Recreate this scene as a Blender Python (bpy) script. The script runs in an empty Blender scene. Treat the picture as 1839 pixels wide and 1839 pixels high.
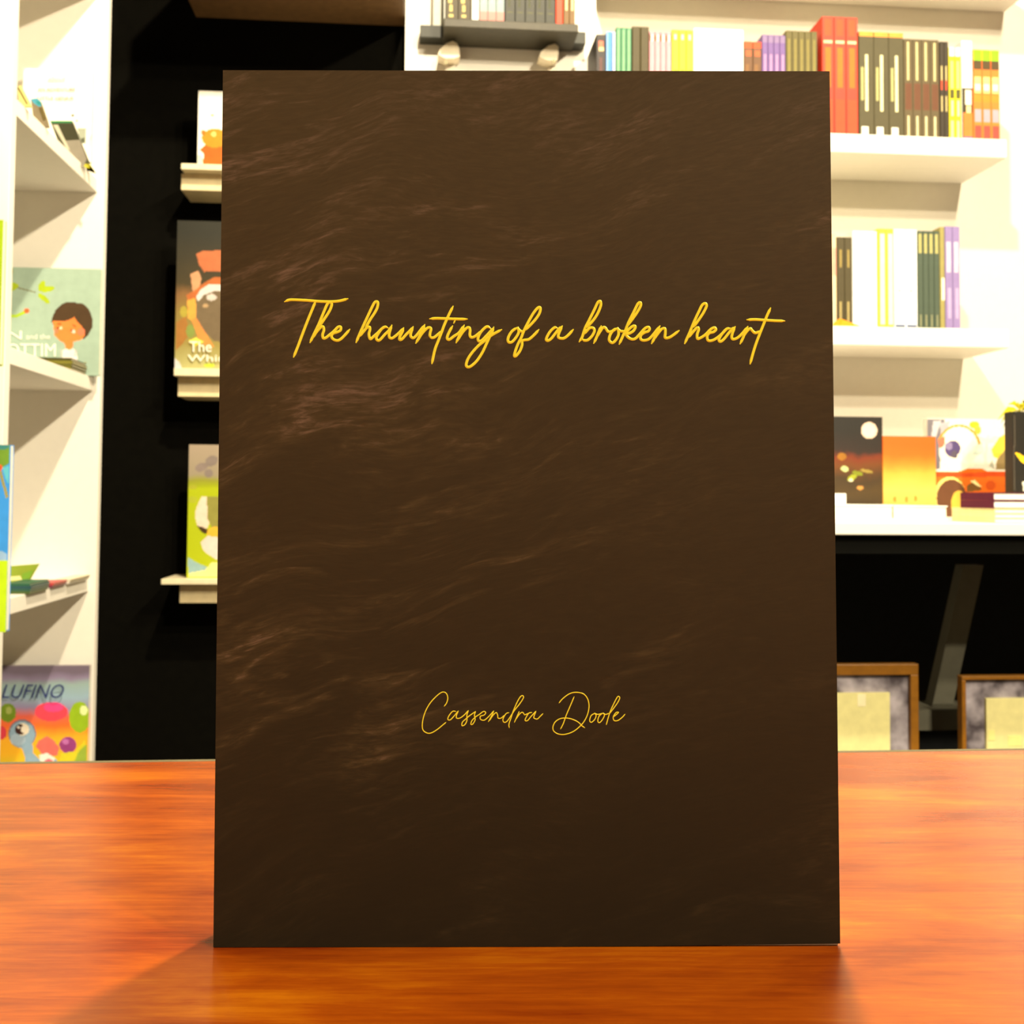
import bpy, bmesh, math, random
import numpy as np
from mathutils import Vector, Matrix, Euler
random.seed(7)
S = bpy.context.scene
COL = S.collection

# ---------------------------------------------------------------- camera
EYE = 0.857                      # eye height: 0.107 m above the table top at 0.75 m
F = 2000.0                       # focal length in pixels of the 1839 px frame
PX, PY = 919.5, 805.0            # principal point
CAM = Vector((0, 0, EYE))
YAW, PITCH, ROLL = math.radians(-5.0), math.radians(2.4), 0.007
CR = Matrix.Rotation(YAW, 3, 'Z') @ Matrix.Rotation(math.pi/2 + PITCH, 3, 'X') @ Matrix.Rotation(ROLL, 3, 'Z')
cd = bpy.data.cameras.new('camera'); cam = bpy.data.objects.new('camera', cd); COL.objects.link(cam)
cam.matrix_world = Matrix.Translation(CAM) @ CR.to_4x4()
cd.sensor_width = 36.0; cd.lens = 36.0*F/1839.0
cd.shift_y = -(919.5-PY)/1839.0
cd.clip_start = 0.02; cd.clip_end = 50
cd.dof.use_dof = True; cd.dof.focus_distance = 0.264; cd.dof.aperture_fstop = 52.0
S.camera = cam

# ---------------------------------------------------------------- view, world, lamps
S.view_settings.view_transform = 'Standard'
try: S.view_settings.look = 'None'
except Exception: pass
S.view_settings.gamma = 1.0
S.view_settings.use_curve_mapping = False
S.view_settings.exposure = 0.0
w = bpy.data.worlds.new('world'); S.world = w; w.use_nodes = True
w.node_tree.nodes['Background'].inputs[0].default_value = (1.0, 0.86, 0.62, 1)
w.node_tree.nodes['Background'].inputs[1].default_value = 0.05
WARM = (1.0, 0.86, 0.62)
CEIL = EYE + 1.95
def lamp(x, y, z, watts, size=0.05, col=WARM, kind='POINT', aim=None, angle=100, blend=0.6):
    ld = bpy.data.lights.new('ceiling_lamp', kind); ld.energy = watts; ld.color = col
    ld.shadow_soft_size = size
    o = bpy.data.objects.new('ceiling_lamp', ld); o.location = (x, y, z); COL.objects.link(o)
    if kind == 'SPOT':
        ld.spot_size = math.radians(angle); ld.spot_blend = blend
        o.rotation_euler = (Vector(aim) - Vector((x, y, z))).to_track_quat('-Z', 'Y').to_euler()
    return o
lamp(0.20, 0.72, CEIL-0.05, 265, 0.035)         # over the table, throws the book's shadow forward
for ly, lw_ in ((-1.3, 310), (-0.5, 225), (0.3, 80)):   # a ceiling track of spots aimed at the white wall shelves
    lamp(1.45, ly, CEIL-0.05, lw_, 0.06, kind='SPOT', aim=(1.0, 2.4, 1.3), angle=126, blend=0.8)

# ---------------------------------------------------------------- pixel helpers (a pixel and a plane give a point of the room)
def ray(px, py):
    return CR @ Vector(((px-PX)/F, -(py-PY)/F, -1.0))
def P(px, py, Y):                                # on the vertical plane y = Y
    d = ray(px, py); t = Y/d.y
    return CAM + d*t
def PXP(px, py, X):                              # on the vertical plane x = X
    d = ray(px, py); return CAM + d*(X/d.x)

# ---------------------------------------------------------------- materials
MATS = {}
def lin(c):
    c = c/255.0
    return c/12.92 if c <= 0.04045 else ((c+0.055)/1.055)**2.4
def mat(rgb, rough=0.6, metal=0.0, spec=0.35, noise=0.06, coat=0.0):
    key = (rgb, rough, metal, spec, noise, coat)
    if key in MATS: return MATS[key]
    m = bpy.data.materials.new('paint'); m.use_nodes = True
    nt = m.node_tree; b = nt.nodes['Principled BSDF']
    base = [lin(c) for c in rgb]
    b.inputs['Roughness'].default_value = rough; b.inputs['Metallic'].default_value = metal
    b.inputs['Specular IOR Level'].default_value = spec
    b.inputs['Coat Weight'].default_value = coat
    if noise:
        tc = nt.nodes.new('ShaderNodeTexCoord'); nz = nt.nodes.new('ShaderNodeTexNoise')
        nz.inputs['Scale'].default_value = 60; nz.inputs['Detail'].default_value = 4
        nt.links.new(tc.outputs['Object'], nz.inputs['Vector'])
        r = nt.nodes.new('ShaderNodeValToRGB')
        r.color_ramp.elements[0].position = 0.3; r.color_ramp.elements[1].position = 0.7
        r.color_ramp.elements[0].color = [max(0, c*(1-noise)) for c in base]+[1]
        r.color_ramp.elements[1].color = [min(1, c*(1+noise)) for c in base]+[1]
        nt.links.new(nz.outputs['Fac'], r.inputs['Fac']); nt.links.new(r.outputs['Color'], b.inputs['Base Color'])
    else:
        b.inputs['Base Color'].default_value = base+[1]
    MATS[key] = m
    return m
def ramp_mat(axis, lo, hi, stops, rough=0.45, warp=0.0):
    """printed colour bands along an object axis: stops = [(0..1, rgb), ...]"""
    m = bpy.data.materials.new('print'); m.use_nodes = True; nt = m.node_tree; b = nt.nodes['Principled BSDF']
    tc = nt.nodes.new('ShaderNodeTexCoord'); sp = nt.nodes.new('ShaderNodeSeparateXYZ')
    nt.links.new(tc.outputs['Object'], sp.inputs[0])
    mr = nt.nodes.new('ShaderNodeMapRange'); mr.inputs['From Min'].default_value = lo; mr.inputs['From Max'].default_value = hi
    src = sp.outputs['XYZ'.index(axis)]
    if warp:
        nz = nt.nodes.new('ShaderNodeTexNoise'); nz.inputs['Scale'].default_value = 18; nz.inputs['Detail'].default_value = 3
        nt.links.new(tc.outputs['Object'], nz.inputs['Vector'])
        a = nt.nodes.new('ShaderNodeMath'); a.operation = 'MULTIPLY_ADD'; a.inputs[1].default_value = warp
        nt.links.new(nz.outputs['Fac'], a.inputs[0]); nt.links.new(src, a.inputs[2]); src = a.outputs[0]
    nt.links.new(src, mr.inputs['Value'])
    r = nt.nodes.new('ShaderNodeValToRGB'); cr = r.color_ramp
    while len(cr.elements) > 1: cr.elements.remove(cr.elements[-1])
    cr.elements[0].position = stops[0][0]; cr.elements[0].color = [lin(c) for c in stops[0][1]]+[1]
    for p, c in stops[1:]:
        e = cr.elements.new(p); e.color = [lin(k) for k in c]+[1]
    nt.links.new(mr.outputs[0], r.inputs['Fac']); nt.links.new(r.outputs['Color'], b.inputs['Base Color'])
    b.inputs['Roughness'].default_value = rough
    return m
WHITE = (236, 232, 222)
M_WHITE = mat(WHITE, 0.55, noise=0.012)
M_WALL = mat((232, 227, 214), 0.8, noise=0.012)
M_BLACK = mat((9, 8, 5), 0.95, spec=0.05, noise=0.2)
M_PAGE = mat((240, 234, 214), 0.8, noise=0.05)

def wood_mat():
    m = bpy.data.materials.new('cherry_veneer'); m.use_nodes = True; nt = m.node_tree; b = nt.nodes['Principled BSDF']
    tc = nt.nodes.new('ShaderNodeTexCoord')
    def noise(scale, sx, sy, detail=5, rough=0.55):
        mp = nt.nodes.new('ShaderNodeMapping'); mp.inputs['Scale'].default_value = (sx, sy, 1)
        nt.links.new(tc.outputs['Object'], mp.inputs['Vector'])
        n = nt.nodes.new('ShaderNodeTexNoise'); n.inputs['Scale'].default_value = scale
        n.inputs['Detail'].default_value = detail; n.inputs['Roughness'].default_value = rough
        n.inputs['Distortion'].default_value = 0.4
        nt.links.new(mp.outputs[0], n.inputs['Vector']); return n.outputs['Fac']
    big = noise(11, 0.8, 2.6, 6, 0.6); fine = noise(70, 0.4, 6.0, 8, 0.7)
    mix = nt.nodes.new('ShaderNodeMath'); mix.operation = 'MULTIPLY_ADD'; mix.inputs[1].default_value = 0.26
    nt.links.new(fine, mix.inputs[0])
    s = nt.nodes.new('ShaderNodeMath'); s.operation = 'MULTIPLY'; s.inputs[1].default_value = 0.74
    nt.links.new(big, s.inputs[0]); nt.links.new(s.outputs[0], mix.inputs[2])
    r = nt.nodes.new('ShaderNodeValToRGB'); cr = r.color_ramp
    cr.elements[0].position = 0.32; cr.elements[0].color = (0.085, 0.0075, 0.0003, 1)
    cr.elements[1].position = 0.66; cr.elements[1].color = (0.50, 0.142, 0.002, 1)
    e = cr.elements.new(0.42); e.color = (0.20, 0.024, 0.0007, 1)
    e = cr.elements.new(0.55); e.color = (0.345, 0.066, 0.0012, 1)
    nt.links.new(mix.outputs[0], r.inputs['Fac']); nt.links.new(r.outputs['Color'], b.inputs['Base Color'])
    b.inputs['Roughness'].default_value = 0.27; b.inputs['Specular IOR Level'].default_value = 0.62; b.inputs['Specular Tint'].default_value = (1.0, 0.66, 0.22, 1)
    b.inputs['Coat Weight'].default_value = 0.05; b.inputs['Coat Roughness'].default_value = 0.3
    return m
def sea_mat():
    """the cover's print: a dark sea with low slanting waves, darker towards the bottom, partly print, partly light falloff put into the colour"""
    m = bpy.data.materials.new('dark_sea_print'); m.use_nodes = True; nt = m.node_tree; b = nt.nodes['Principled BSDF']
    tc = nt.nodes.new('ShaderNodeTexCoord'); L = nt.links.new
    def vmath(op, a, bb):
        n = nt.nodes.new('ShaderNodeVectorMath'); n.operation = op
        for i, v in enumerate((a, bb)):
            if isinstance(v, tuple): n.inputs[i].default_value = v
            else: L(v, n.inputs[i])
        return n.outputs[0]
    wn = nt.nodes.new('ShaderNodeTexNoise'); wn.inputs['Scale'].default_value = 14; wn.inputs['Detail'].default_value = 2
    L(tc.outputs['Object'], wn.inputs['Vector'])
    warped = vmath('ADD', tc.outputs['Object'], vmath('MULTIPLY', vmath('SUBTRACT', wn.outputs['Color'], (0.5, 0.5, 0.5)), (0.03, 0.0, 0.030)))
    def mapping(rot, sc, loc=(0, 0, 0)):
        a = nt.nodes.new('ShaderNodeMapping'); a.inputs['Rotation'].default_value = (0, rot, 0); L(warped, a.inputs['Vector'])
        mp = nt.nodes.new('ShaderNodeMapping'); mp.inputs['Scale'].default_value = sc; mp.inputs['Location'].default_value = loc
        L(a.outputs[0], mp.inputs['Vector']); return mp.outputs[0]
    def noise(vec, scale, detail=4, rough=0.5, dist=0.0):
        n = nt.nodes.new('ShaderNodeTexNoise'); n.inputs['Scale'].default_value = scale; n.inputs['Detail'].default_value = detail
        n.inputs['Roughness'].default_value = rough; n.inputs['Distortion'].default_value = dist
        L(vec, n.inputs['Vector']); return n.outputs['Fac']
    def math_(op, a, bb=None, c=None):
        n = nt.nodes.new('ShaderNodeMath'); n.operation = op
        for i, v in enumerate((a, bb, c)):
            if v is None: continue
            if isinstance(v, (int, float)): n.inputs[i].default_value = v
            else: L(v, n.inputs[i])
        return n.outputs[0]
    def mrange(v, a, bb, c=0.0, d=1.0, smooth=True):
        n = nt.nodes.new('ShaderNodeMapRange'); n.interpolation_type = 'SMOOTHSTEP' if smooth else 'LINEAR'
        for k, q in zip(('From Min', 'From Max', 'To Min', 'To Max'), (a, bb, c, d)): n.inputs[k].default_value = q
        L(v, n.inputs['Value']); return n.outputs[0]
    ang = 0.33
    swell = noise(mapping(ang, (16, 1, 62), (0.3, 0, 0.2)), 1.0, 3, 0.5, 0.5)
    chop = noise(mapping(ang-0.06, (52, 1, 300), (3, 0, 1)), 1.0, 5, 0.6, 0.9)
    fine = noise(mapping(ang-0.18, (210, 1, 1150)), 1.0, 4, 0.6, 0.5)
    big = noise(mapping(0.5, (9, 1, 20), (2.2, 0, 0.9)), 1.0, 1, 0.5)
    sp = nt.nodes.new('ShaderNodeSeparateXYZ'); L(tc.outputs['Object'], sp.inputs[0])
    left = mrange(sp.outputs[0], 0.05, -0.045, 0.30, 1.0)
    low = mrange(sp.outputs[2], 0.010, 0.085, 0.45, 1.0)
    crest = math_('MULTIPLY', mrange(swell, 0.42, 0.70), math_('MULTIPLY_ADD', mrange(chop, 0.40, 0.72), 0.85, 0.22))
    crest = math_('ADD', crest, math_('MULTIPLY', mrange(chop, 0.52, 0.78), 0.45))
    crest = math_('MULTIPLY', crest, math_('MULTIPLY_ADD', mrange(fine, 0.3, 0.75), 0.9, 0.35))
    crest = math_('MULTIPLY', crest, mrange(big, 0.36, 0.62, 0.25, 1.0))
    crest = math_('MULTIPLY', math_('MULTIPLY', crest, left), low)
    base = math_('MULTIPLY', mrange(sp.outputs[2], 0.0, 0.20, 0.06, 0.34, False), mrange(fine, 0.2, 0.8, 0.85, 1.12))  # bottom-to-top tone: print gradient with painted light falloff mixed in
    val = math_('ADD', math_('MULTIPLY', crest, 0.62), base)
    r = nt.nodes.new('ShaderNodeValToRGB'); cr = r.color_ramp
    cr.elements[0].position = 0.0; cr.elements[0].color = (0.0095, 0.0066, 0.0032, 1)
    cr.elements[1].position = 1.0; cr.elements[1].color = (0.195, 0.125, 0.088, 1)
    e = cr.elements.new(0.35); e.color = (0.062, 0.042, 0.0175, 1)
    L(val, r.inputs['Fac']); L(r.outputs['Color'], b.inputs['Base Color'])
    b.inputs['Roughness'].default_value = 0.65; b.inputs['Specular IOR Level'].default_value = 0.15
    return m

# ---------------------------------------------------------------- objects
def tag(o, label=None, cat=None, group=None, kind=None):
    if label: o['label'] = label
    if cat: o['category'] = cat
    if group: o['group'] = group
    if kind: o['kind'] = kind
    return o
def thing(name, label, cat, loc=(0, 0, 0), group=None, rot=(0, 0, 0)):
    o = bpy.data.objects.new(name, None); o.empty_display_size = 0.05; COL.objects.link(o)
    o.location = loc; o.rotation_euler = rot
    return tag(o, label, cat, group)
def link(name, me, parent=None):
    o = bpy.data.objects.new(name, me); COL.objects.link(o)
    if parent: o.parent = parent
    return o
class MB:
    """collects boxes, prisms and polygons into one mesh with several materials"""
    def __init__(s): s.v = []; s.f = []; s.mi = []; s.mats = []
    def mid(s, m):
        if m not in s.mats: s.mats.append(m)
        return s.mats.index(m)
    def face(s, pts, m):
        i = len(s.v); s.v += [tuple(p) for p in pts]; s.f.append(tuple(range(i, i+len(pts)))); s.mi.append(s.mid(m)); return s
    def prism(s, pts, off, m):
        """closed solid: polygon pts pushed along off"""
        n = len(pts); i = len(s.v); off = Vector(off); pts = [Vector(p) for p in pts]
        s.v += [tuple(p) for p in pts] + [tuple(p+off) for p in pts]
        fs = [tuple(range(i+n-1, i-1, -1)), tuple(range(i+n, i+2*n))]
        fs += [(i+k, i+(k+1) % n, i+n+(k+1) % n, i+n+k) for k in range(n)]
        s.f += fs; s.mi += [s.mid(m)]*len(fs); return s
    def box(s, x0, x1, y0, y1, z0, z1, m):
        return s.prism([(x0, y0, z0), (x1, y0, z0), (x1, y1, z0), (x0, y1, z0)], (0, 0, z1-z0), m)
    def mesh(s, name, bevel=0.0):
        me = bpy.data.meshes.new(name); me.from_pydata(s.v, [], s.f)
        for m in s.mats: me.materials.append(m)
        for p, k in zip(me.polygons, s.mi): p.material_index = k
        bm = bmesh.new(); bm.from_mesh(me); bmesh.ops.recalc_face_normals(bm, faces=bm.faces)
        if bevel: bmesh.ops.bevel(bm, geom=list(bm.edges), offset=bevel, segments=2, affect='EDGES', profile=0.5)
        bm.to_mesh(me); bm.free()
        return me
    def build(s, name, parent=None, bevel=0.0, flip=False):
        return link(name, s.mesh(name, bevel), parent)
    def art(s, name, parent=None):
        me = bpy.data.meshes.new(name); me.from_pydata(s.v, [], s.f)
        for m in s.mats: me.materials.append(m)
        for p, k in zip(me.polygons, s.mi): p.material_index = k
        return link(name, me, parent)
def struct(name, x0, x1, y0, y1, z0, z1, m, bevel=0.0):
    return tag(MB().box(x0, x1, y0, y1, z0, z1, m).build(name, None, bevel), kind='structure')

# ================================================================ THE ROOM
YW = 2.45                                            # back wall
XL, XR, YB = -0.90, 3.0, -2.2
struct('floor', XL-0.1, XR+0.1, YB-0.1, YW+0.1, -0.06, 0, mat((70, 56, 42), 0.6, noise=0.2))
struct('ceiling', XL-0.1, XR+0.1, YB-0.1, YW+0.1, CEIL, CEIL+0.06, mat((92, 84, 72), 0.9))
struct('wall_back', XL-0.1, XR+0.1, YW, YW+0.08, 0, CEIL, M_WALL)
struct('wall_left', XL-0.08, XL, YB, YW, 0, CEIL, M_WALL)
struct('wall_right', XR, XR+0.08, YB, YW, 0, CEIL, mat((110, 100, 84), 0.9, noise=0.1))
struct('wall_front', XL-0.1, XR+0.1, YB-0.08, YB, 0, CEIL, mat((84, 72, 58), 0.9, noise=0.1))

# the pillar between the black alcove and the white shelves
YP = 2.38
xp0, xp1 = P(728, 60, YP).x, P(1070, 60, YP).x
struct('trim_1', xp0, xp1, YP, YW-0.001, 0, CEIL-0.001, M_WHITE)
# black alcove wall, and the black lower wall under the bench
struct('trim_2', XL+0.001, xp0-0.001, YW-0.02, YW-0.001, 0, CEIL-0.001, M_BLACK)
struct('trim_3', xp1+0.001, XR-0.001, YW-0.02, YW-0.001, 0, EYE-0.10, mat((34, 36, 37), 0.85, spec=0.2, noise=0.1))

# high dark shelf over the alcove
zsh = P(540, 40, YW-0.02).z
o = thing('high_shelf', 'dark brown shelf board high over the black alcove', 'shelf', (P(540, 40, 2.3).x, 2.3, zsh))
bx = P(352, 38, YW-0.02).x - o.location.x
MB().box(bx, xp0-0.002-o.location.x, -0.28, 0.129, 0, 0.03, mat((120, 92, 60), 0.55, noise=0.12)).build('board', o, 0.002)
MB().box(bx+0.02, bx+0.04, -0.2, 0.129, 0.0301, 0.12, M_BLACK).build('bracket', o)

# ================================================================ BOOK BUILDERS
def spine_book(x0, x1, yf, z0, h, depth, m_cover, label, cat='book', group=None, deco=None, m_page=None, name='book', rnd=0.0016):
    """a book standing spine out; deco = [(u0,u1,v0,v1,material), ...] flat print on the spine, u across, v up (0..1)"""
    w_ = x1-x0
    o = thing(name, label, cat, ((x0+x1)/2, yf, z0), group)
    hw = w_/2 - 0.0002; t = min(0.0016, w_*0.18)
    r = min(rnd, hw*0.5)
    mb = MB()
    spine = [(-hw, r*1.3), (-hw+r*0.4, r*0.35), (-hw+r, 0), (hw-r, 0), (hw-r*0.4, r*0.35), (hw, r*1.3)]
    outer = [(hw, depth), (hw-t, depth)]; inner = [(hw-t, t*1.6), (-hw+t, t*1.6), (-hw+t, depth), (-hw, depth)]
    prof = spine + outer + inner
    mb.prism([(x, y, 0) for x, y in prof], (0, 0, h), m_cover)
    mb.build('cover', o)
    MB().box(-hw+t, hw-t, t*1.6, depth-0.003, 0.002, h-0.002, m_page or M_PAGE).build('pages', o)
    if deco:
        us = sorted({0.0, 1.0} | {q for d_ in deco for q in d_[:2]}); vs = sorted({0.0, 1.0} | {min(q, 1.0) for d_ in deco for q in d_[2:4]})
        ax, aw = -hw+r*0.5, 2*hw-r; mats = [m_cover]
        v = [(ax+u*aw, -0.00025, q*h) for q in vs for u in us]; f = []; mi = []; n_ = len(us)
        for a in range(len(vs)-1):
            for c in range(n_-1):
                uc, vc = (us[c]+us[c+1])/2, (vs[a]+vs[a+1])/2; m_ = m_cover
                for u0, u1, v0, v1, mm in deco:
                    if u0 < uc < u1 and v0 < vc < v1: m_ = mm
                if m_ not in mats: mats.append(m_)
                f.append((a*n_+c, a*n_+c+1, (a+1)*n_+c+1, (a+1)*n_+c)); mi.append(mats.index(m_))
        me = bpy.data.meshes.new('spine_print'); me.from_pydata(v, [], f)
        for m_ in mats: me.materials.append(m_)
        me.polygons.foreach_set('material_index', mi)
        link('spine_print', me, o)
    return o
def copy_tree(o, parent=None):
    c = o.copy(); COL.objects.link(c); c.parent = parent
    for ch in [q for q in bpy.data.objects if q.parent == o]: copy_tree(ch, c)
    return c
ORD = ['first from the left', 'second from the left', 'third from the left', 'fourth from the left', 'fifth from the left', 'sixth from the left']
ORD2 = ['left', 'right']
ORD3 = ['leftmost', 'middle', 'rightmost']
ORD4 = ['leftmost', 'second from left', 'third from left', 'rightmost']
ORD5 = ['leftmost', 'second from left', 'middle', 'second from right', 'rightmost']
ORD6 = ['leftmost', 'second from left', 'third from left', 'third from right', 'second from right', 'rightmost']
ORDS = {1: [''], 2: ORD2, 3: ORD3, 4: ORD4, 5: ORD5, 6: ORD6}
NUM = {2: 'two', 3: 'three', 4: 'four', 5: 'five', 6: 'six'}
def series(n, px0, px1, pyt, pyref, yf, z0, m_cover, label, group=None, deco=None, depth=0.135, m_page=None, jit=0.0):
    """n like books side by side between two pixel columns; label contains {o} for its place among them"""
    xa, xb = P(px0, pyref, yf).x, P(px1, pyref, yf).x
    h = P((px0+px1)/2, pyt, yf).z - z0
    w_ = (xb-xa)/n
    first = None
    for i in range(n):
        lab = label.format(o=ORDS[n][i], n=NUM.get(n, ''))
        if first is None:
            first = o = spine_book(xa, xa+w_, yf, z0, h, depth, m_cover, lab, 'book', group, deco, m_page)
        else:
            o = copy_tree(first); o.location.x = xa+w_*(i+0.5); o['label'] = lab
        o.location.y = yf + (random.uniform(0, jit) if jit else 0)
    return first

# cover art on a frontal plane: shapes given in photo pixels, laid on the cover as thin flat print
class Art:
    """one printed sheet: shapes given in photo pixels, painted in order onto a fine grid that covers the whole cover"""
    STEP = 1.6
    def __init__(s, Y, org, base=None, box=None): s.Y = Y; s.org = Vector(org); s.base = base; s.box = box; s.shapes = []
    def poly(s, pts, rgb, **kw):
        s.shapes.append((np.array(pts, float), rgb if not isinstance(rgb, tuple) else mat(rgb, 0.5, noise=0.08))); return s
    def ell(s, cx, cy, rx, ry, rgb, rot=0.0, n=24):
        c, q = math.cos(math.radians(rot)), math.sin(math.radians(rot)); pts = []
        for i in range(n):
            a = math.tau*i/n; x, y = rx*math.cos(a), ry*math.sin(a); pts.append((cx+x*c-y*q, cy+x*q+y*c))
        return s.poly(pts, rgb)
    def line(s, pts, wd, rgb):
        for (x0, y0), (x1, y1) in zip(pts, pts[1:]):
            dx, dy = x1-x0, y1-y0; L = math.hypot(dx, dy) or 1; nx, ny = -dy/L*wd/2, dx/L*wd/2
            s.poly([(x0+nx, y0+ny), (x1+nx, y1+ny), (x1-nx, y1-ny), (x0-nx, y0-ny)], rgb)
        return s
    def art(s, name, parent):
        """the sheet spans the cover rectangle (local x -hw..hw, z 0..h) and follows it exactly"""
        hw, h = s.box; Yp = s.Y-0.0003; sc = s.Y/F
        nx = max(2, int(2*hw/sc/s.STEP)); nz = max(2, int(h/sc/s.STEP)); nx, nz = min(nx, 160), min(nz, 160)
        xs = np.linspace(-hw, hw, nx+1); zs = np.linspace(0, h, nz+1)
        CRI = np.array(CR.transposed())
        cx, cz = np.meshgrid((xs[:-1]+xs[1:])/2, (zs[:-1]+zs[1:])/2)
        w3 = np.stack([cx+s.org.x-CAM.x, np.full_like(cx, Yp-CAM.y), cz+s.org.z-CAM.z])
        l3 = np.tensordot(CRI, w3, 1)
        px = PX+F*l3[0]/-l3[2]; py = PY-F*l3[1]/-l3[2]
        idx = np.zeros(px.shape, int); mats = [s.base]
        for pts, m in s.shapes:
            if m not in mats: mats.append(m)
            ins = np.zeros(px.shape, bool); n = len(pts); k = n-1
            for i in range(n):
                x0, y0 = pts[i]; x1, y1 = pts[k]
                if y0 != y1:
                    ins ^= ((y0 > py) != (y1 > py)) & (px < (x1-x0)*(py-y0)/(y1-y0)+x0)
                k = i
            idx[ins] = mats.index(m)
        v = [(x, -0.0003, z) for z in zs for x in xs]
        f = [(r*(nx+1)+c, r*(nx+1)+c+1, (r+1)*(nx+1)+c+1, (r+1)*(nx+1)+c) for r in range(nz) for c in range(nx)]
        me = bpy.data.meshes.new(name); me.from_pydata(v, [], f)
        for m in mats: me.materials.append(m)
        me.polygons.foreach_set('material_index', idx.reshape(-1).astype(np.int32))
        return link(name, me, parent)
def text_mesh(body, px0, py0, px1, py1, Y, org, m, parent, name='lettering', shear=0.0, layer=12):
    """built-in font lettering fitted to a pixel box on a frontal plane"""
    cu = bpy.data.curves.new('lettering', 'FONT'); cu.body = body; cu.shear = shear; cu.resolution_u = 3
    tmp = bpy.data.objects.new('lettering_source', cu); COL.objects.link(tmp)
    bpy.context.view_layer.update()
    dg = bpy.context.evaluated_depsgraph_get()
    me = bpy.data.meshes.new_from_object(tmp.evaluated_get(dg))
    bpy.data.objects.remove(tmp); bpy.data.curves.remove(cu)
    xs = [v.co.x for v in me.vertices]; ys = [v.co.y for v in me.vertices]
    xa, xb, ya, yb = min(xs), max(xs), min(ys), max(ys)
    for v in me.vertices:
        u = (v.co.x-xa)/(xb-xa); t = (v.co.y-ya)/(yb-ya)
        v.co = P(px0+u*(px1-px0), py1+t*(py0-py1), Y-0.00025*layer) - Vector(org)
    me.materials.clear(); me.materials.append(m)
    return link(name, me, parent)
def face_book(px0, px1, pyt, pyb, Y, thick, m_cover, label, name='picture_book', group=None, z0=None):
    """a book shown face out on a plane y = Y; returns root and an Art collector"""
    rr = (pyt+pyb)/2 if pyb else pyt+90
    a, b = P(px0, rr, Y), P(px1, rr, Y)
    top = P((px0+px1)/2, pyt, Y).z; bot = z0 if z0 is not None else P((px0+px1)/2, pyb, Y).z
    o = thing(name, label, 'book', ((a.x+b.x)/2, Y, bot), group)
    hw = (b.x-a.x)/2; h = top-bot; t = 0.001
    mb = MB(); mb.box(-hw, hw, 0, t, 0, h, m_cover); mb.box(-hw, hw, thick-t, thick, 0, h, m_cover)
    mb.box(-hw, -hw+t, t, thick-t, 0, h, m_cover); mb.build('cover', o)
    MB().box(-hw+t, hw-0.0006, t, thick-t, 0.002, h-0.001, M_PAGE).build('pages', o)
    return o, Art(Y, o.location, m_cover, (hw, h))

# ================================================================ RIGHT: WALL SHELVES
YF = 2.25
def wall_shelf(zt, zb, pxr, label):
    xr = P(pxr, 620, YF).x
    xl = xp1 + 0.002
    o = thing('wall_shelf', label, 'shelf', ((xl+xr)/2, YF, zb), 'white floating wall shelves')
    hw = (xr-xl)/2
    MB().box(-hw, hw, 0, YW-YF-0.001, 0, zt-zb, M_WHITE).build('board', o, 0.002)
    return o
z1t, z1b = P(1500, 239, YF).z, P(1500, 273, YF).z
z2t, z2b = P(1500, 585, YF).z, P(1500, 619, YF).z
z0t = z1t + (z1t-z2t); z0b = z0t-(z1t-z1b)
wall_shelf(z1t, z1b, 1813, 'white floating shelf carrying the long top row of books')
wall_shelf(z2t, z2b, 1813, 'white floating shelf under the short row with lime and purple books')
wall_shelf(z0t, z0b, 1900, 'topmost white floating shelf just above the frame')

YS = YF + 0.012
G1 = 'paperbacks on the upper right shelf'
D_WHITE = mat((235, 228, 205), 0.6); D_DARK = mat((48, 44, 34), 0.6)
def S1(*a, **k): return series(*a, yf=YS, z0=z1t+0.0002, **k)
def row1(n, x0, x1, yt, m, label, deco=None, depth=0.135, m_page=None, ref=110):
    return series(n, x0, x1, yt, ref, YS, z1t+0.0003, m, label, G1, deco, depth, m_page)
tk = mat((40, 33, 30), 0.55)
row1(1, 1070.5, 1088, 62, mat((34, 27, 26), 0.5), 'black paperback with a small red dot on its spine beside the white pillar',
     [(0.25, 0.75, 0.86, 0.93, mat((235, 110, 85))), (0.25, 0.8, 0.82, 0.86, mat((230, 200, 140))), (0.35, 0.65, 0.3, 0.75, mat((92, 60, 56)))])
row1(1, 1088.5, 1099.5, 57, mat((60, 130, 225), 0.5), 'bright blue slim paperback near the pillar end of the top shelf', [(0, 0.22, 0, 1, mat((150, 190, 240)))])
row1(1, 1100, 1105.5, 57, mat((205, 212, 235), 0.5), 'thin pale blue booklet between the blue and green books')
row1(3, 1106, 1134, 50, mat((66, 128, 92), 0.5), 'pale green paperback, {o} of three beside the dark olive pair', [(0.25, 0.7, 0.02, 0.98, mat((122, 170, 126))), (0.0, 0.2, 0.0, 1, mat((62, 120, 92)))])
row1(2, 1135, 1165.5, 48, mat((66, 58, 26), 0.55), 'plain dark olive book, {o} one of the pair between green and pink')
pk = [(0.0, 1, 0.9, 0.965, mat((110, 92, 60))), (0.3, 0.8, 0.9, 0.965, mat((240, 230, 220))), (0.6, 0.72, 0.1, 0.85, mat((222, 166, 176)))]
row1(4, 1166, 1206, 57, mat((206, 138, 150), 0.5), 'pink paperback with a striped top band, {o} of four', pk)
lm = [(0.3, 0.7, 0.9, 0.955, mat((235, 235, 190))), (0.2, 0.8, 0.15, 0.6, mat((150, 166, 20)))]
row1(3, 1206.5, 1245, 54, mat((168, 184, 28), 0.5), 'lime yellow paperback, {o} of three on the top shelf', lm)
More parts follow.
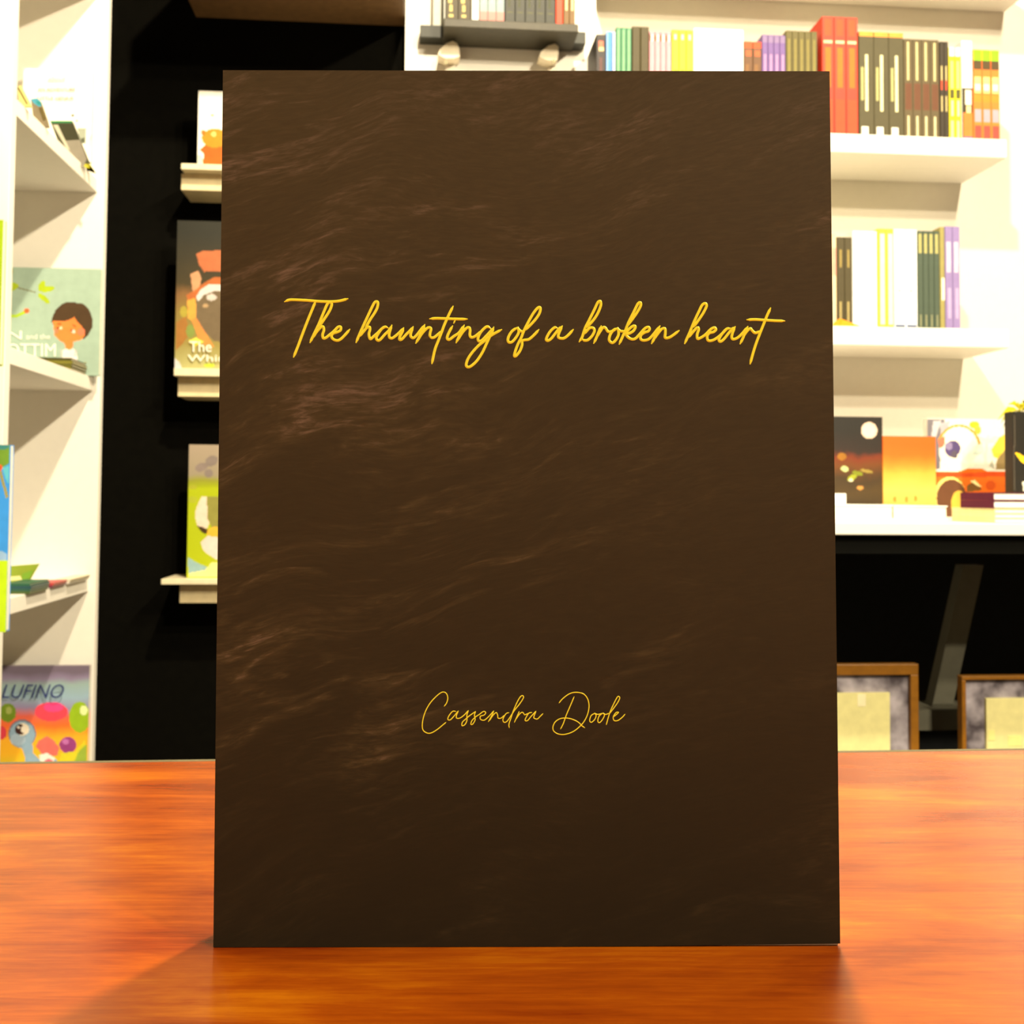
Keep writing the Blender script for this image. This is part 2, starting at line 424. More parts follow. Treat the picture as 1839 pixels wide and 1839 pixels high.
wd = [(0.4, 0.62, 0.80, 0.815, mat((196, 200, 150))), (0.4, 0.7, 0.62, 0.635, mat((222, 222, 190))), (0.35, 0.65, 0.5, 0.515, mat((222, 222, 190)))]
row1(6, 1245.5, 1335.5, 52, mat((246, 244, 238), 0.45), 'plain white paperback, {o} of six beside the lime books', wd)
row1(2, 1336, 1368, 75, mat((98, 66, 36), 0.55), 'short brown book with an orange red top band, {o} of two',
     [(0, 1, 0.93, 1, mat((225, 80, 40))), (0.2, 0.85, 0.84, 0.9, mat((215, 90, 50))), (0.15, 0.6, 0.1, 0.75, mat((120, 84, 46)))])
row1(4, 1368.5, 1411, 63, mat((104, 76, 140), 0.5), 'purple paperback with pale lilac lettering, {o} of four',
     [(0.3, 0.75, 0.35, 0.80, mat((166, 126, 170))), (0, 1, 0.92, 0.99, mat((128, 108, 150)))])
row1(5, 1411.5, 1468, 56, mat((92, 84, 40), 0.55), 'olive brown book with a lighter spine stripe, {o} of five', [(0.3, 0.7, 0.1, 0.92, mat((126, 116, 56)))])
rd = [(0.1, 0.9, 0.775, 0.80, mat((250, 190, 150))), (0.25, 0.75, 0.4, 0.74, mat((220, 104, 26))), (0.1, 0.9, 0.02, 0.30, mat((212, 72, 34))), (0.2, 0.8, 0.84, 0.98, mat((214, 76, 36)))]
row1(3, 1476.5, 1541, 31, mat((198, 50, 20), 0.5), 'tall orange red book, {o} of three, tallest on the shelf', rd, depth=0.165, ref=140)
tb = [(0.42, 0.62, 0.24, 0.78, mat((232, 226, 178))), (0.12, 0.3, 0.34, 0.66, mat((170, 168, 110))), (0.15, 0.62, 0.0, 0.09, mat((250, 246, 232))), (0, 1, 0.955, 1.0, mat((245, 150, 60)))]
row1(3, 1542.5, 1623, 58, mat((74, 68, 40), 0.55), 'thick black book with orange top edge and white spine lettering, {o} of three', tb, depth=0.155, ref=150)
gb = [(0.35, 0.6, 0.58, 0.97, mat((205, 195, 140))), (0.35, 0.6, 0.0, 0.22, mat((215, 205, 160))), (0.1, 0.9, 0.28, 0.55, mat((98, 60, 36)))]
row1(4, 1623.5, 1687, 71, mat((88, 76, 48), 0.55), 'dark brown grey book with dashed white lettering, {o} of four', gb, ref=160)
row1(2, 1688, 1704, 75, mat((52, 44, 30), 0.55), 'slim blackish book with a red spine mark, {o} of two beside the yellow pair',
     [(0.15, 0.6, 0.5, 0.6, mat((200, 70, 40))), (0.2, 0.6, 0.6, 0.75, mat((190, 175, 120))), (0.2, 0.6, 0.28, 0.44, mat((190, 175, 120)))], ref=160)
ye = [(0, 1, 0.9, 1, mat((170, 205, 220))), (0.2, 0.8, 0.55, 0.85, mat((250, 240, 120))), (0.1, 0.9, 0.44, 0.54, mat((80, 78, 34))), (0.3, 0.75, 0.25, 0.42, mat((250, 235, 170))), (0.2, 0.75, 0.0, 0.2, mat((250, 246, 150)))]
row1(2, 1704.5, 1726, 85, mat((226, 214, 20), 0.5), 'bright yellow book with a pale blue top, {o} of two', ye, ref=165)
row1(1, 1727, 1747, 73, mat((200, 212, 220), 0.45), 'taller book, white above and dark orange below, by the coloured trio',
     [(0.1, 0.9, 0.52, 0.98, mat((246, 248, 250))), (0.0, 1, 0.0, 0.52, mat((60, 50, 26))), (0.3, 0.9, 0.35, 0.5, mat((248, 240, 215))), (0.1, 1.0, 0.03, 0.27, mat((240, 120, 50))), (0.4, 0.85, 0.27, 0.34, mat((250, 210, 150))), (0.1, 1, 0, 0.03, mat((110, 70, 130)))], ref=165)
mc = [(0, 1, 0.88, 1, mat((130, 200, 20))), (0, 1, 0.78, 0.88, mat((78, 62, 32))), (0.1, 0.9, 0.52, 0.7, mat((250, 205, 130))), (0.15, 0.85, 0.55, 0.62, mat((250, 232, 205))),
      (0, 1, 0.42, 0.5, mat((190, 130, 40))), (0.1, 0.9, 0.2, 0.34, mat((250, 150, 165))), (0.1, 0.9, 0.0, 0.16, mat((232, 70, 60)))]
row1(3, 1748, 1795.5, 90, mat((238, 120, 46), 0.5), 'multicoloured book with a lime green top, {o} of three at the right end', mc, ref=165)

G2 = 'books on the middle right shelf'
def row2(n, x0, x1, yt, m, label, deco=None, depth=0.135):
    return series(n, x0, x1, yt, 500, YS, z2t+0.0003, m, label, G2, deco, depth)
row2(1, 1494, 1502.5, 420, mat((235, 205, 165), 0.5), 'thin cream and pink booklet half hidden by the big dark book', [(0, 1, 0.55, 0.85, mat((235, 160, 140)))])
row2(2, 1503, 1530.5, 426, mat((70, 62, 34), 0.55), 'dark book with yellowish lettering on the middle shelf, {o} of two', [(0.35, 0.65, 0.66, 0.86, mat((150, 132, 70))), (0.3, 0.62, 0.06, 0.28, mat((160, 146, 92)))])
row2(3, 1531, 1575.5, 415, mat((248, 246, 240), 0.45), 'plain white book, {o} of three on the middle shelf', [(0.3, 0.6, 0.3, 0.32, mat((225, 222, 200)))])
row2(2, 1576, 1605, 411, mat((226, 238, 60), 0.5), 'white and lime edged book, {o} of two on the middle shelf', [(0.3, 0.95, 0.03, 0.95, mat((248, 250, 200)))])
row2(2, 1605.5, 1647.5, 412, mat((246, 246, 244), 0.45), 'white book with a pale blue foot, {o} of two', [(0.05, 0.95, 0.03, 0.21, mat((196, 206, 226))), (0.05, 0.95, 0.0, 0.03, mat((70, 84, 120))), (0.3, 0.6, 0.36, 0.39, mat((205, 205, 180))), (0.35, 0.7, 0.08, 0.13, mat((240, 244, 250)))])
row2(4, 1648, 1687.5, 415, mat((70, 84, 70), 0.55), 'dark teal book with pale top lettering, {o} of four', [(0.15, 0.8, 0.77, 0.97, mat((170, 165, 105))), (0.35, 0.7, 0.02, 0.14, mat((130, 132, 100)))])
row2(1, 1688, 1697, 408, mat((150, 142, 84), 0.55), 'olive grey slim book between teal and purple books', [(0.3, 1.0, 0.28, 0.5, mat((250, 235, 210)))])
row2(2, 1697.5, 1724.5, 407, mat((140, 122, 176), 0.5), 'pale purple book, {o} of two at the row end', [(0.15, 0.8, 0.55, 0.85, mat((196, 186, 208))), (0.3, 0.8, 0.1, 0.4, mat((172, 156, 200)))])
# orange folded paper lying before the middle row
q = [(1494, 584), (1500, 578), (1508, 571), (1516, 572), (1530, 578), (1549, 584.3)]
o = thing('paper_ornament', 'orange crumpled paper scrap on the middle shelf before the dark pair', 'paper', P(1515, 585, YF+0.004))
pts = [P(x, y, YF+0.004)-o.location for x, y in q]; zmin = min(p.z for p in pts)
mb = MB(); mo = mat((240, 150, 14), 0.6)
pk_ = [Vector((p.x, 0.004+0.003*(i % 2), max(p.z, 0.0003))) for i, p in enumerate(pts)]
for i in range(len(pk_)-1):
    a, b = pk_[i], pk_[i+1]
    mb.face([(a.x, 0, 0.0003), (b.x, 0, 0.0003), b, a], mo); mb.face([a, b, (b.x, 0.0075, 0.0003), (a.x, 0.0075, 0.0003)], mo)
mb.build('folded_sheet', o)
o.location.z = z2t

# ================================================================ RIGHT: BENCH, ITS BOOKS, FRAMES
YBF = 1.72
zbt, zbb = P(1640, 939, YBF).z, P(1640, 961, YBF).z
XB0, XB1 = 0.30, 2.2
bench = thing('display_bench', 'white topped display bench with a black underframe along the back wall', 'bench', ((XB0+XB1)/2, (YBF+YW)/2, 0))
ox, oy = bench.location.x, bench.location.y
MB().box(XB0-ox, XB1-ox, YBF-oy, YW-0.022-oy, zbb, zbt, M_WHITE).build('top', bench, 0.0015)
MB().box(XB0-ox, XB1-ox, YBF+0.015-oy, YBF+0.035-oy, zbb-0.03, zbb-0.0003, mat((7, 7, 4), 0.8, spec=0.1)).build('apron', bench)
yb_ = 2.02
a, b = P(1752, 1015, yb_), P(1690, 1280, yb_)
gm = mat((96, 94, 80), 0.6)
MB().prism([(a.x-0.024-ox, yb_-oy, a.z+0.0), (a.x+0.016-ox, yb_-oy, a.z), (b.x+0.020-ox, yb_-oy, b.z), (b.x-0.020-ox, yb_-oy, b.z)], (0, 0.03, 0), gm).build('brace', bench)
r0, r1 = P(1560, 1276, yb_-0.03), P(1560, 1313, yb_-0.03)
MB().box(XB0-ox, XB1-ox, yb_-0.03-oy, yb_+0.06-oy, r1.z, r0.z, gm).build('rail', bench)
ZLS = 0.24
MB().box(XB0-ox, XB1-ox, YBF+0.04-oy, YW-0.03-oy, ZLS-0.02, ZLS, M_BLACK).build('lower_shelf', bench)
for lx in (XB0+0.03, XB1-0.07):
    for ly in (YBF+0.04, YW-0.08):
        MB().box(lx-ox, lx+0.04-ox, ly-oy, ly+0.04-oy, 0, zbb-0.001, M_BLACK).build('leg', bench)

def picture_frame(px0, px1, pyt, wpx, wpt, label, photo, Y=1.90, dx=0.0):
    t = P((px0+px1)/2, pyt, Y); a, b = P(px0, pyt+60, Y), P(px1, pyt+60, Y)
    o = thing('framed_picture', label, 'picture frame', ((a.x+b.x)/2, Y, ZLS+0.0005))
    hw = (b.x-a.x)/2; h = t.z-ZLS; sc = Y/F; wx, wt = wpx*sc, wpt*sc; D = 0.018
    fm = mat((140, 92, 20), 0.4, 0.0, 0.5, 0.15)
    for nm, bx_ in (('moulding', (-hw, hw, h-wt, h)), ('moulding', (-hw, hw, 0, wt)), ('moulding', (-hw, -hw+wx, wt, h-wt)), ('moulding', (hw-wx, hw, wt, h-wt))):
        x0, x1, z0, z1 = bx_; MB().box(x0, x1, 0, D, z0, z1, fm).build(nm, o, 0.0012)
    MB().box(-hw+wx, hw-wx, 0.009, 0.014, wt, h-wt, photo).build('photograph', o)
    return o
def photo_mat(seed):
    m = bpy.data.materials.new('faded_photograph'); m.use_nodes = True; nt = m.node_tree; b = nt.nodes['Principled BSDF']
    tc = nt.nodes.new('ShaderNodeTexCoord'); mp = nt.nodes.new('ShaderNodeMapping'); mp.inputs['Location'].default_value = (seed, 0, seed)
    nt.links.new(tc.outputs['Object'], mp.inputs[0])
    n = nt.nodes.new('ShaderNodeTexNoise'); n.inputs['Scale'].default_value = 22; n.inputs['Detail'].default_value = 3
    nt.links.new(mp.outputs[0], n.inputs['Vector'])
    r = nt.nodes.new('ShaderNodeValToRGB'); r.color_ramp.elements[0].position = 0.36; r.color_ramp.elements[1].position = 0.66
    r.color_ramp.elements[0].color = (0.075, 0.062, 0.075, 1); r.color_ramp.elements[1].color = (0.50, 0.46, 0.52, 1)
    nt.links.new(n.outputs['Fac'], r.inputs['Fac']); nt.links.new(r.outputs['Color'], b.inputs['Base Color']); b.inputs['Roughness'].default_value = 0.35
    return m
cream = mat((230, 224, 158), 0.7)
fA = picture_frame(1318, 1650, 1194, 15, 20, 'wide brown picture frame with a cream note, half behind the big dark book', photo_mat(1.3))
def on_frame(o, px0, px1, py0, py1, name, m, Y=1.90, d=0.006):
    a, b = P(px0, py0, Y), P(px1, py1, Y)
    return MB().box(a.x-o.location.x, b.x-o.location.x, 0.009-d, 0.0088, b.z-o.location.z, a.z-o.location.z, m).build(name, o)
on_frame(fA, 1440, 1600, 1246, 1352, 'paper_note', cream)
on_frame(fA, 1541, 1556, 1247, 1269, 'tape', mat((246, 240, 196)), d=0.0066)
fB = picture_frame(1728, 1990, 1214, 8, 7, 'thin gold picture frame with a cream note at the right edge', photo_mat(4.1))
on_frame(fB, 1773, 1920, 1255, 1352, 'paper_note', cream)
for x0, x1, y0, y1 in ((1776, 1788, 1312, 1330), (1812, 1836, 1322, 1340)):
    on_frame(fB, x0, x1, y0, y1, 'stamp', mat((236, 232, 150)), d=0.0066)

# --- flat white books lying along the bench
YA = 1.95; zA = P(1600, 907, YA).z
def flat_book(px0, px1, y0, y1, zb, zt, mc_, label, mp=None):
    a, b = P(px0, 930, y0), P(px1, 930, y0)
    o = thing('book', label, 'book', ((a.x+b.x)/2, (y0+y1)/2, zb)); hw, hd, h = (b.x-a.x)/2, (y1-y0)/2, zt-zb; t = 0.002
    mb = MB(); mb.box(-hw, hw, -hd, hd, 0, t, mc_); mb.box(-hw, hw, -hd, hd, h-t, h, mc_); mb.box(-hw, -hw+t, -hd, hd, t, h-t, mc_); mb.build('cover', o)
    MB().box(-hw+t, hw-0.002, -hd+0.002, hd-0.002, t, h-t, mp or M_PAGE).build('pages', o)
    return o
flat_book(1400, 1604, YA, 2.25, zbt+0.0003, zA, mat((246, 244, 238)), 'large white book lying flat on the bench under the night scene book')
flat_book(1606, 1702, YA+0.005, 2.25, zbt+0.0003, zA-0.0008, mat((246, 244, 238)), 'white book lying flat on the bench before the orange book')

# --- books standing face out on the bench
Yb1 = 2.26
zs = zbt+0.0003
o, A = face_book(1440, 1585, 748, 0, Yb1, 0.018, ramp_mat('Z', 0.02, 0.205, [(0, (50, 38, 14)), (0.30, (70, 52, 18)), (0.42, (60, 44, 18)), (0.6, (104, 58, 16)), (0.70, (112, 44, 16)), (0.78, (42, 30, 24)), (1, (30, 27, 22))], warp=0.05),
                 'dark book cover with a round white sticker standing on the bench', 'book', z0=zs)
A.ell(1561, 773, 14.5, 15, (226, 200, 180)); A.ell(1561, 773, 11, 11.5, (234, 212, 194))
for x, y, rx, ry, c, r in ((1517, 842, 7, 5, (190, 205, 140), 20), (1530, 858, 9, 5, (150, 160, 40), -30), (1540, 850, 10, 4, (120, 130, 30), 15), (1528, 862, 4, 3, (235, 230, 190), 0), (1545, 876, 6, 4, (200, 140, 70), 0),
                           (1556, 846, 12, 3, (150, 130, 60), 10), (1512, 820, 8, 7, (150, 100, 30), 0)):
    A.ell(x, y, rx, ry, c, r)
A.art('cover_print', o)
o, A = face_book(1586, 1681, 783.5, 0, Yb1-0.004, 0.02, ramp_mat('Z', 0.02, 0.165, [(0, (226, 166, 76)), (0.35, (232, 186, 92)), (0.58, (230, 168, 64)), (0.72, (222, 132, 40)), (0.86, (212, 104, 24)), (1, (208, 98, 22))], warp=0.03),
                 'orange and yellow graded book standing between night scene and art books', 'book', z0=zs)
for x in (1607, 1628, 1644): A.ell(x, 895+(x % 3), 2.5, 5, (206, 130, 40))
A.art('cover_print', o)
Yb3 = 2.30
o, A = face_book(1666, 1808, 752, 0, Yb3, 0.02, mat((240, 236, 226), 0.4), 'colourful art book with a swirling eye shape and an orange lower band', 'book', z0=zs)
A.poly([(1666, 753), (1697, 753), (1692, 790), (1688, 842), (1680, 842), (1666, 800)], (120, 116, 126))
A.poly([(1676, 756), (1690, 755), (1681, 784), (1672, 790)], (196, 196, 204))
A.poly([(1688, 760), (1706, 756), (1700, 790), (1690, 800)], (180, 178, 190))
ring = []
for i in range(13): ring.append((1722+42*math.cos(math.radians(205+i*12.5)), 812+50*math.sin(math.radians(205+i*12.5))))
for i in range(12, -1, -1): ring.append((1722+37*math.cos(math.radians(205+i*12.5)), 812+43*math.sin(math.radians(205+i*12.5))))
A.poly(ring, (222, 150, 60))
A.ell(1722, 808, 36, 42, (246, 242, 226))
A.poly([(1684, 790), (1697, 783), (1696, 800), (1688, 806)], (226, 120, 92))
A.ell(1711, 806, 14, 15, (84, 70, 120), 20); A.ell(1704, 801, 7, 7, (140, 128, 170)); A.ell(1714, 816, 6, 7, (90, 82, 100))
A.ell(1750, 763, 9, 7, (240, 200, 40)); A.ell(1756, 772, 6, 8, (238, 180, 70))
A.poly([(1754, 800), (1764, 795), (1768, 812), (1756, 818), (1746, 816)], (196, 214, 206))
A.poly([(1780, 808), (1794, 786), (1804, 780), (1806, 812), (1796, 826), (1784, 820)], (236, 206, 70))
A.poly([(1790, 826), (1806, 806), (1806, 844), (1788, 844)], (150, 128, 84))
A.poly([(1776, 838), (1782, 826), (1786, 842)], (180, 184, 170))
A.poly([(1680, 847), (1720, 847), (1740, 841), (1762, 841), (1774, 847), (1808, 846), (1808, 926), (1680, 926)], (236, 112, 30))
A.poly([(1680, 849), (1808, 848), (1808, 856), (1680, 857)], (214, 78, 28))
A.ell(1779, 872, 9, 9, (210, 84, 24))
A.ell(1706, 892, 29, 36, (250, 226, 130)); A.ell(1709, 895, 27, 34, (104, 66, 40)); A.ell(1722, 905, 14, 24, (222, 180, 70))
A.poly([(1736, 872), (1746, 866), (1758, 871), (1764, 880), (1736, 884)], (120, 84, 40)); A.poly([(1742, 864), (1750, 862), (1763, 874), (1756, 873)], (252, 236, 170))
A.art('cover_print', o)
o, A = face_book(1819, 1945, 740, 0, 2.12, 0.03, mat((30, 27, 21), 0.5), 'black book with a yellow swoosh standing at the right edge of the frame', 'book', z0=zs)
A.poly([(1822, 812), (1830, 814), (1850, 826), (1870, 842), (1850, 838), (1834, 830)], (244, 200, 30))
A.poly([(1821, 745), (1822.5, 745), (1822.5, 880), (1821, 880)], (86, 78, 66))
A.poly([(1836, 866), (1846, 862), (1850, 880), (1838, 882)], (226, 222, 206))
A.art('cover_print', o)
# leafy sprig behind the black book
o = thing('leaf_sprig', 'yellow green leafy sprig poking out above the black book', 'plant', P(1835, 928, 2.20)); o.location.z = zs
gl = mat((214, 206, 40), 0.5); gd = mat((110, 104, 20), 0.5)
st = P(1832, 736, 2.175)-o.location
MB().prism([(-0.003, 0, 0), (0.003, 0, 0), (st.x+0.002, st.y, st.z), (st.x-0.002, st.y, st.z)], (0, 0.005, 0), gd).build('stem', o)
for (x0, y0, x1, y1, wd_, mm) in ((1832, 738, 1810, 726, 7, gl), (1832, 738, 1823, 727, 6, gl), (1830, 738, 1791, 755, 7, gl), (1830, 740, 1800, 770, 6, gd), (1833, 738, 1838, 727, 7, gl), (1826, 738, 1804, 744, 6, gl),
                               (1826, 740, 1797, 762, 7, gl), (1834, 738, 1852, 730, 6, gl), (1834, 740, 1866, 733, 6, gd), (1828, 740, 1808, 778, 6, gl), (1836, 740, 1872, 726, 6, gl), (1836, 740, 1844, 722, 6, gd)):
    a = P(x0, y0, 2.175)-o.location; b = P(x1, y1, 2.162)-o.location
    d = b-a; n = Vector((-d.z, 0, d.x)).normalized()*wd_*0.6*2.1/F
    mid = Vector((a.x+d.x*0.5, 2.168-o.location.y, max(a.z, b.z)+0.004)); q4 = a.lerp(mid, 0.45)+Vector((0, 0, 0.003)); mb = MB()
    mb.face([a, q4+n*0.7, mid+n, mid-n, q4-n*0.7], mm); mb.face([mid+n, b, mid-n], mm)
    mb.face([p+Vector((0, 0.0008, -0.0004)) for p in (a, q4+n*0.7, mid+n, b, mid-n, q4-n*0.7)], mm)
    mb.art('leaf', o)
# small white box at the left
a = P(1500, 900, 2.1)
o = tag(MB().box(-0.03, 0.018, -0.01, 0.01, 0, 0.0205, mat((246, 244, 238))).build('box', None, 0.0008), 'tiny white box on the flat white book beside the big dark book', 'box'); o.location = (P(1500, 900, 2.1).x, 2.1, zA+0.0003)

# --- cornerwise stack at the bench front: three pale books under two purple ones
def corner_book(px, zb, zt, L, W, m_sp, m_pg, label, ang=0, Y=1.745, group=None):
    c = P(px, 920, Y)
    o = thing('book', label, 'book', (c.x, Y, zb), group, (0, 0, math.radians(ang)))
    # local frame: front corner at the origin, spine runs along +y (to the left back), pages face -y
    h = zt-zb; t = 0.0014; mb = MB()
    mb.box(0, W, 0, L, 0, t, m_sp); mb.box(0, W, 0, L, h-t, h, m_sp); mb.box(0, t, 0, L, t, h-t, m_sp); mb.build('cover', o)
    MB().box(t, W-0.002, 0.0015, L-0.0015, t, h-t, m_pg).build('pages', o)
    return o
pal = mat((232, 216, 140), 0.7); pw = mat((248, 246, 240))
zc = [zbt+0.0003]
for k in range(3): zc.append(zc[-1]+0.0078)
for k, nm in enumerate(('lowest', 'middle', 'uppermost')):
    corner_book(1786, zc[k], zc[k+1]-0.0002, 0.145, 0.2, mat((236, 222, 160), 0.6), pw, nm+' pale cream book of the stack under the purple books')
zp = zc[-1]
zpt = P(1784, 884, 1.745).z; hp = (zpt-zp)/2
pm = mat((84, 4, 40), 0.6, spec=0.15)
for k, nm in enumerate(('lower', 'upper')):
    corner_book(1784, zp+k*hp, zp+(k+1)*hp-0.0002, 0.110, 0.2, pm, pw, nm+' plum purple book lying on the pale stack at the bench corner')

# ================================================================ DARK SHELF ON THE PILLAR
YT = 2.275
zt_, zb_ = P(900, 37, YT).z, P(900, 52, YT).z
xa, xb = P(797, 40, YT).x, P(1039, 45, YT).x
M_SHELF = mat((62, 58, 44), 0.5, noise=0.12)
o = thing('pillar_shelf', 'dark grey shelf on two white brackets fixed to the white pillar', 'shelf', ((xa+xb)/2, YT, zb_))
hw = (xb-xa)/2
yr = YP-0.04
MB().box(-hw, hw, 0, YP-YT-0.001, 0, zt_-zb_, M_SHELF).build('board', o, 0.0015)
ra, rb, rt, rbz = P(754, 60, yr).x, P(1052, 66, yr).x, P(770, 45, yr).z, P(770, 67, yr).z
MB().box(ra-o.location.x, rb-o.location.x, yr-YT, YP-YT-0.001, rbz-zb_, rt-zb_, mat((44, 46, 38), 0.5)).build('back_rail', o, 0.001)
ybk = yr-0.001
for cap, plate, sx_, sy_ in (([(786, 98), (790, 88), (802, 77), (813, 73), (821, 77), (825, 88), (826, 101), (815, 105), (799, 105)], (800, 816), 801, 109),
                   ([(968, 102), (971, 93), (985, 81), (997, 78), (1003, 83), (1003, 97), (1001, 108), (985, 108), (976, 106)], (984, 1001), 994, 107)):
    pts = [P(x, y, YP-0.045)-o.location for x, y in cap]; top_ = max(p.z for p in pts); lim = -0.0006
    pts = [Vector((p.x, p.y, p.z-max(0, top_-lim))) for p in pts]
    br = MB().prism(pts, (0, 0.0435, 0), mat((226, 214, 188), 0.5)).build('bracket', o, 0.001)
    a, b = P(plate[0], 104, YP-0.012), P(plate[1], 180, YP-0.012)
    MB().box(a.x-o.location.x, b.x-o.location.x, YP-YT-0.012, YP-YT-0.0015, b.z-zb_, min(a.z-zb_, min(p.z for p in pts)-0.0003), mat((236, 228, 210), 0.5)).build('bracket_plate', o, 0.0006)
    c = P(sx_, sy_, YP-0.046)-o.location
    MB().prism([(c.x+0.0045*math.cos(i*math.pi/5), YP-YT-0.0455, c.z-0.004+0.0045*math.sin(i*math.pi/5)) for i in range(10)], (0, -0.0015, 0), mat((90, 84, 60), 0.4, 0.5)).build('screw', br)
G3 = 'books on the dark pillar shelf'
def row3(n, x0, x1, hh, m, label, deco=None):
    xa_, xb_ = P(x0, 20, YT+0.008).x, P(x1, 20, YT+0.008).x
    w_ = (xb_-xa_)/n; first = None
    for i in range(n):
        lab = label.format(o=ORDS[n][i], n='')
        if first is None: first = b_ = spine_book(xa_, xa_+w_, YT+0.008, zt_+0.0003, hh, 0.054, m, lab, 'book', G3, deco)
        else: b_ = copy_tree(first); b_.location.x = xa_+w_*(i+0.5); b_['label'] = lab
row3(1, 797, 799.5, 0.2, mat((200, 204, 196)), 'thin grey booklet at the left end of the dark pillar shelf')
em = mat((206, 186, 110))
row3(2, 800, 846, 0.2, mat((66, 58, 38), 0.55), 'black book with pale gold emblem, {o} of two on the pillar shelf', [(0.25, 0.62, 0.03, 0.06, em), (0.3, 0.55, 0.09, 0.16, em), (0.2, 0.5, 0.18, 0.3, em)])
row3(1, 847, 860, 0.19, mat((246, 244, 236)), 'white book beside the pink and pale blue books')
row3(3, 861, 906, 0.2, mat((132, 150, 152), 0.5), 'pale blue book with a pink foot, {o} of three on the pillar shelf', [(0, 1, 0, 0.105, mat((200, 128, 122))), (0.4, 0.6, 0.2, 0.9, mat((160, 174, 174)))])
row3(5, 907, 997.5, 0.2, mat((32, 34, 18), 0.5), 'black green book, {o} of five on the pillar shelf', [(0.2, 0.8, 0.105, 0.115, mat((92, 92, 48))), (0.3, 0.5, 0.16, 0.6, mat((58, 62, 30)))])
row3(1, 998, 1011.5, 0.21, mat((226, 62, 26), 0.5), 'vermilion red book on the dark pillar shelf')
row3(2, 1012, 1033, 0.2, mat((112, 84, 44), 0.55), 'brown book with cream lettering, {o} of two at the shelf end', [(0.3, 0.7, 0.155, 0.4, mat((222, 200, 150)))])
b_ = spine_book(P(777, 20, yr).x, P(795, 20, yr).x, yr+0.001, rt, 0.2, 0.036, mat((204, 206, 196), 0.5), 'pale grey book set back at the left of the black pair', 'book', G3)
b_.location.z = rt+0.0003

# ================================================================ LEFT BOOKCASE
YN, YE = 1.565, 2.0                                   # back of the near upright, face of the far upright
XU = P(187.5, 345, YE).x                              # front edges of the uprights
XS = P(175, 346, YE).x                                # front edges of the shelves
XBK = XL + 0.002
bc = thing('bookcase', 'white bookcase with open shelves along the left wall', 'bookcase', (XL+0.15, 1.55, 0))
bo = bc.location
def bpart(name, x0, x1, y0, y1, z0, z1, m=M_WHITE, bv=0.001):
    return MB().box(x0-bo.x, x1-bo.x, y0-bo.y, y1-bo.y, z0, z1, m).build(name, bc, bv)
TOP = CEIL-0.15
for y0 in (YE, YN-0.02, YN-0.475):
    bpart('upright', XBK, XU, y0, y0+0.02, 0, TOP)
bpart('back_panel', XBK-0.001, XBK+0.004, YN-0.455, YE, 0, TOP, M_WALL, 0)
zsv = [P(175, 346, YE).z + 0.359, P(175, 346, YE).z, P(167, 702, YE).z, P(163, 1062, YE).z]
zsv.append(zsv[-1]-0.362)
TH = 0.0235
for z in zsv:
    bpart('shelf', XBK+0.004, XS, YN+0.0003, YE-0.0003, z, z+TH)
zn = [EYE+0.862, EYE+0.500, EYE+0.140, EYE-0.205]
for z in zn:
    bpart('shelf', XBK+0.004, XS-0.008, YN-0.455+0.0003, YN-0.0203, z, z+TH)
ZS1, ZS2, ZS3, ZS4 = [z+TH+0.0003 for z in zsv[1:]]

# --- top compartment: white adventure book and leaning booklets
Yc = YE-0.035
o, A = face_book(40, 165, 124, 0, Yc, 0.012, mat((246, 242, 226), 0.45), 'white book titled An Adventure leaning at the back of the upper left shelf', 'book', z0=ZS1)
A.poly([(140, 230), (155, 231), (153, 258), (140, 256)], (150, 156, 140)); A.poly([(146, 248), (153, 247), (152, 257), (146, 257)], (84, 88, 70))
A.ell(130.5, 207.5, 2.4, 2.4, (40, 34, 16)); A.ell(138, 217, 2.4, 2.4, (50, 44, 20))
A.line([(163, 242), (161, 265)], 2, (220, 214, 190))
A.art('cover_print', o)
dk = mat((14, 10, 4), 0.6)
text_mesh('AN ADVENTURE', 68, 158, 135, 164, Yc, o.location, dk, o)
text_mesh('LITTLE GENIUS', 68, 173.5, 132, 179.5, Yc, o.location, dk, o)
text_mesh('about', 86, 137, 118, 146, Yc, o.location, mat((196, 168, 150), 0.6), o, shear=0.3)
def booklet(name, poly, Y, thick, m, label, cat='booklet', extra=()):
    """a thin leaning booklet: a frontal outline with real thickness, standing on its shelf"""
    c = P(sum(p[0] for p in poly)/len(poly), max(p[1] for p in poly), Y)
    o = thing(name, label, cat, (c.x, Y, c.z))
    MB().prism([P(x, y, Y)-o.location for x, y in poly], (0, thick, 0), m).build('cover', o)
    ins = [P(x, y, Y)-o.location for x, y in poly]; ctr = sum(ins, Vector())/len(ins)
    MB().prism([ctr+(p-ctr)*0.94+Vector((0, thick+0.0003, 0)) for p in ins], (0, 0.002, 0), M_PAGE).build('pages', o)
    for k, (pts, c_) in enumerate(extra):
        MB().face([P(x, y, Y-0.0003*(k+1))-o.location for x, y in pts], mat(c_, 0.5)).art('printed_panel', o)
    return o
YK = 1.90
def bottom_on(px, Y, z):                                # pixel row where the plane Y meets height z at column px
    lo, hi = -400, 2400
    for _ in range(40):
        m_ = (lo+hi)/2
        if P(px, m_, Y).z > z: lo = m_
        else: hi = m_
    return lo
yb1 = bottom_on(140, YK, ZS1)
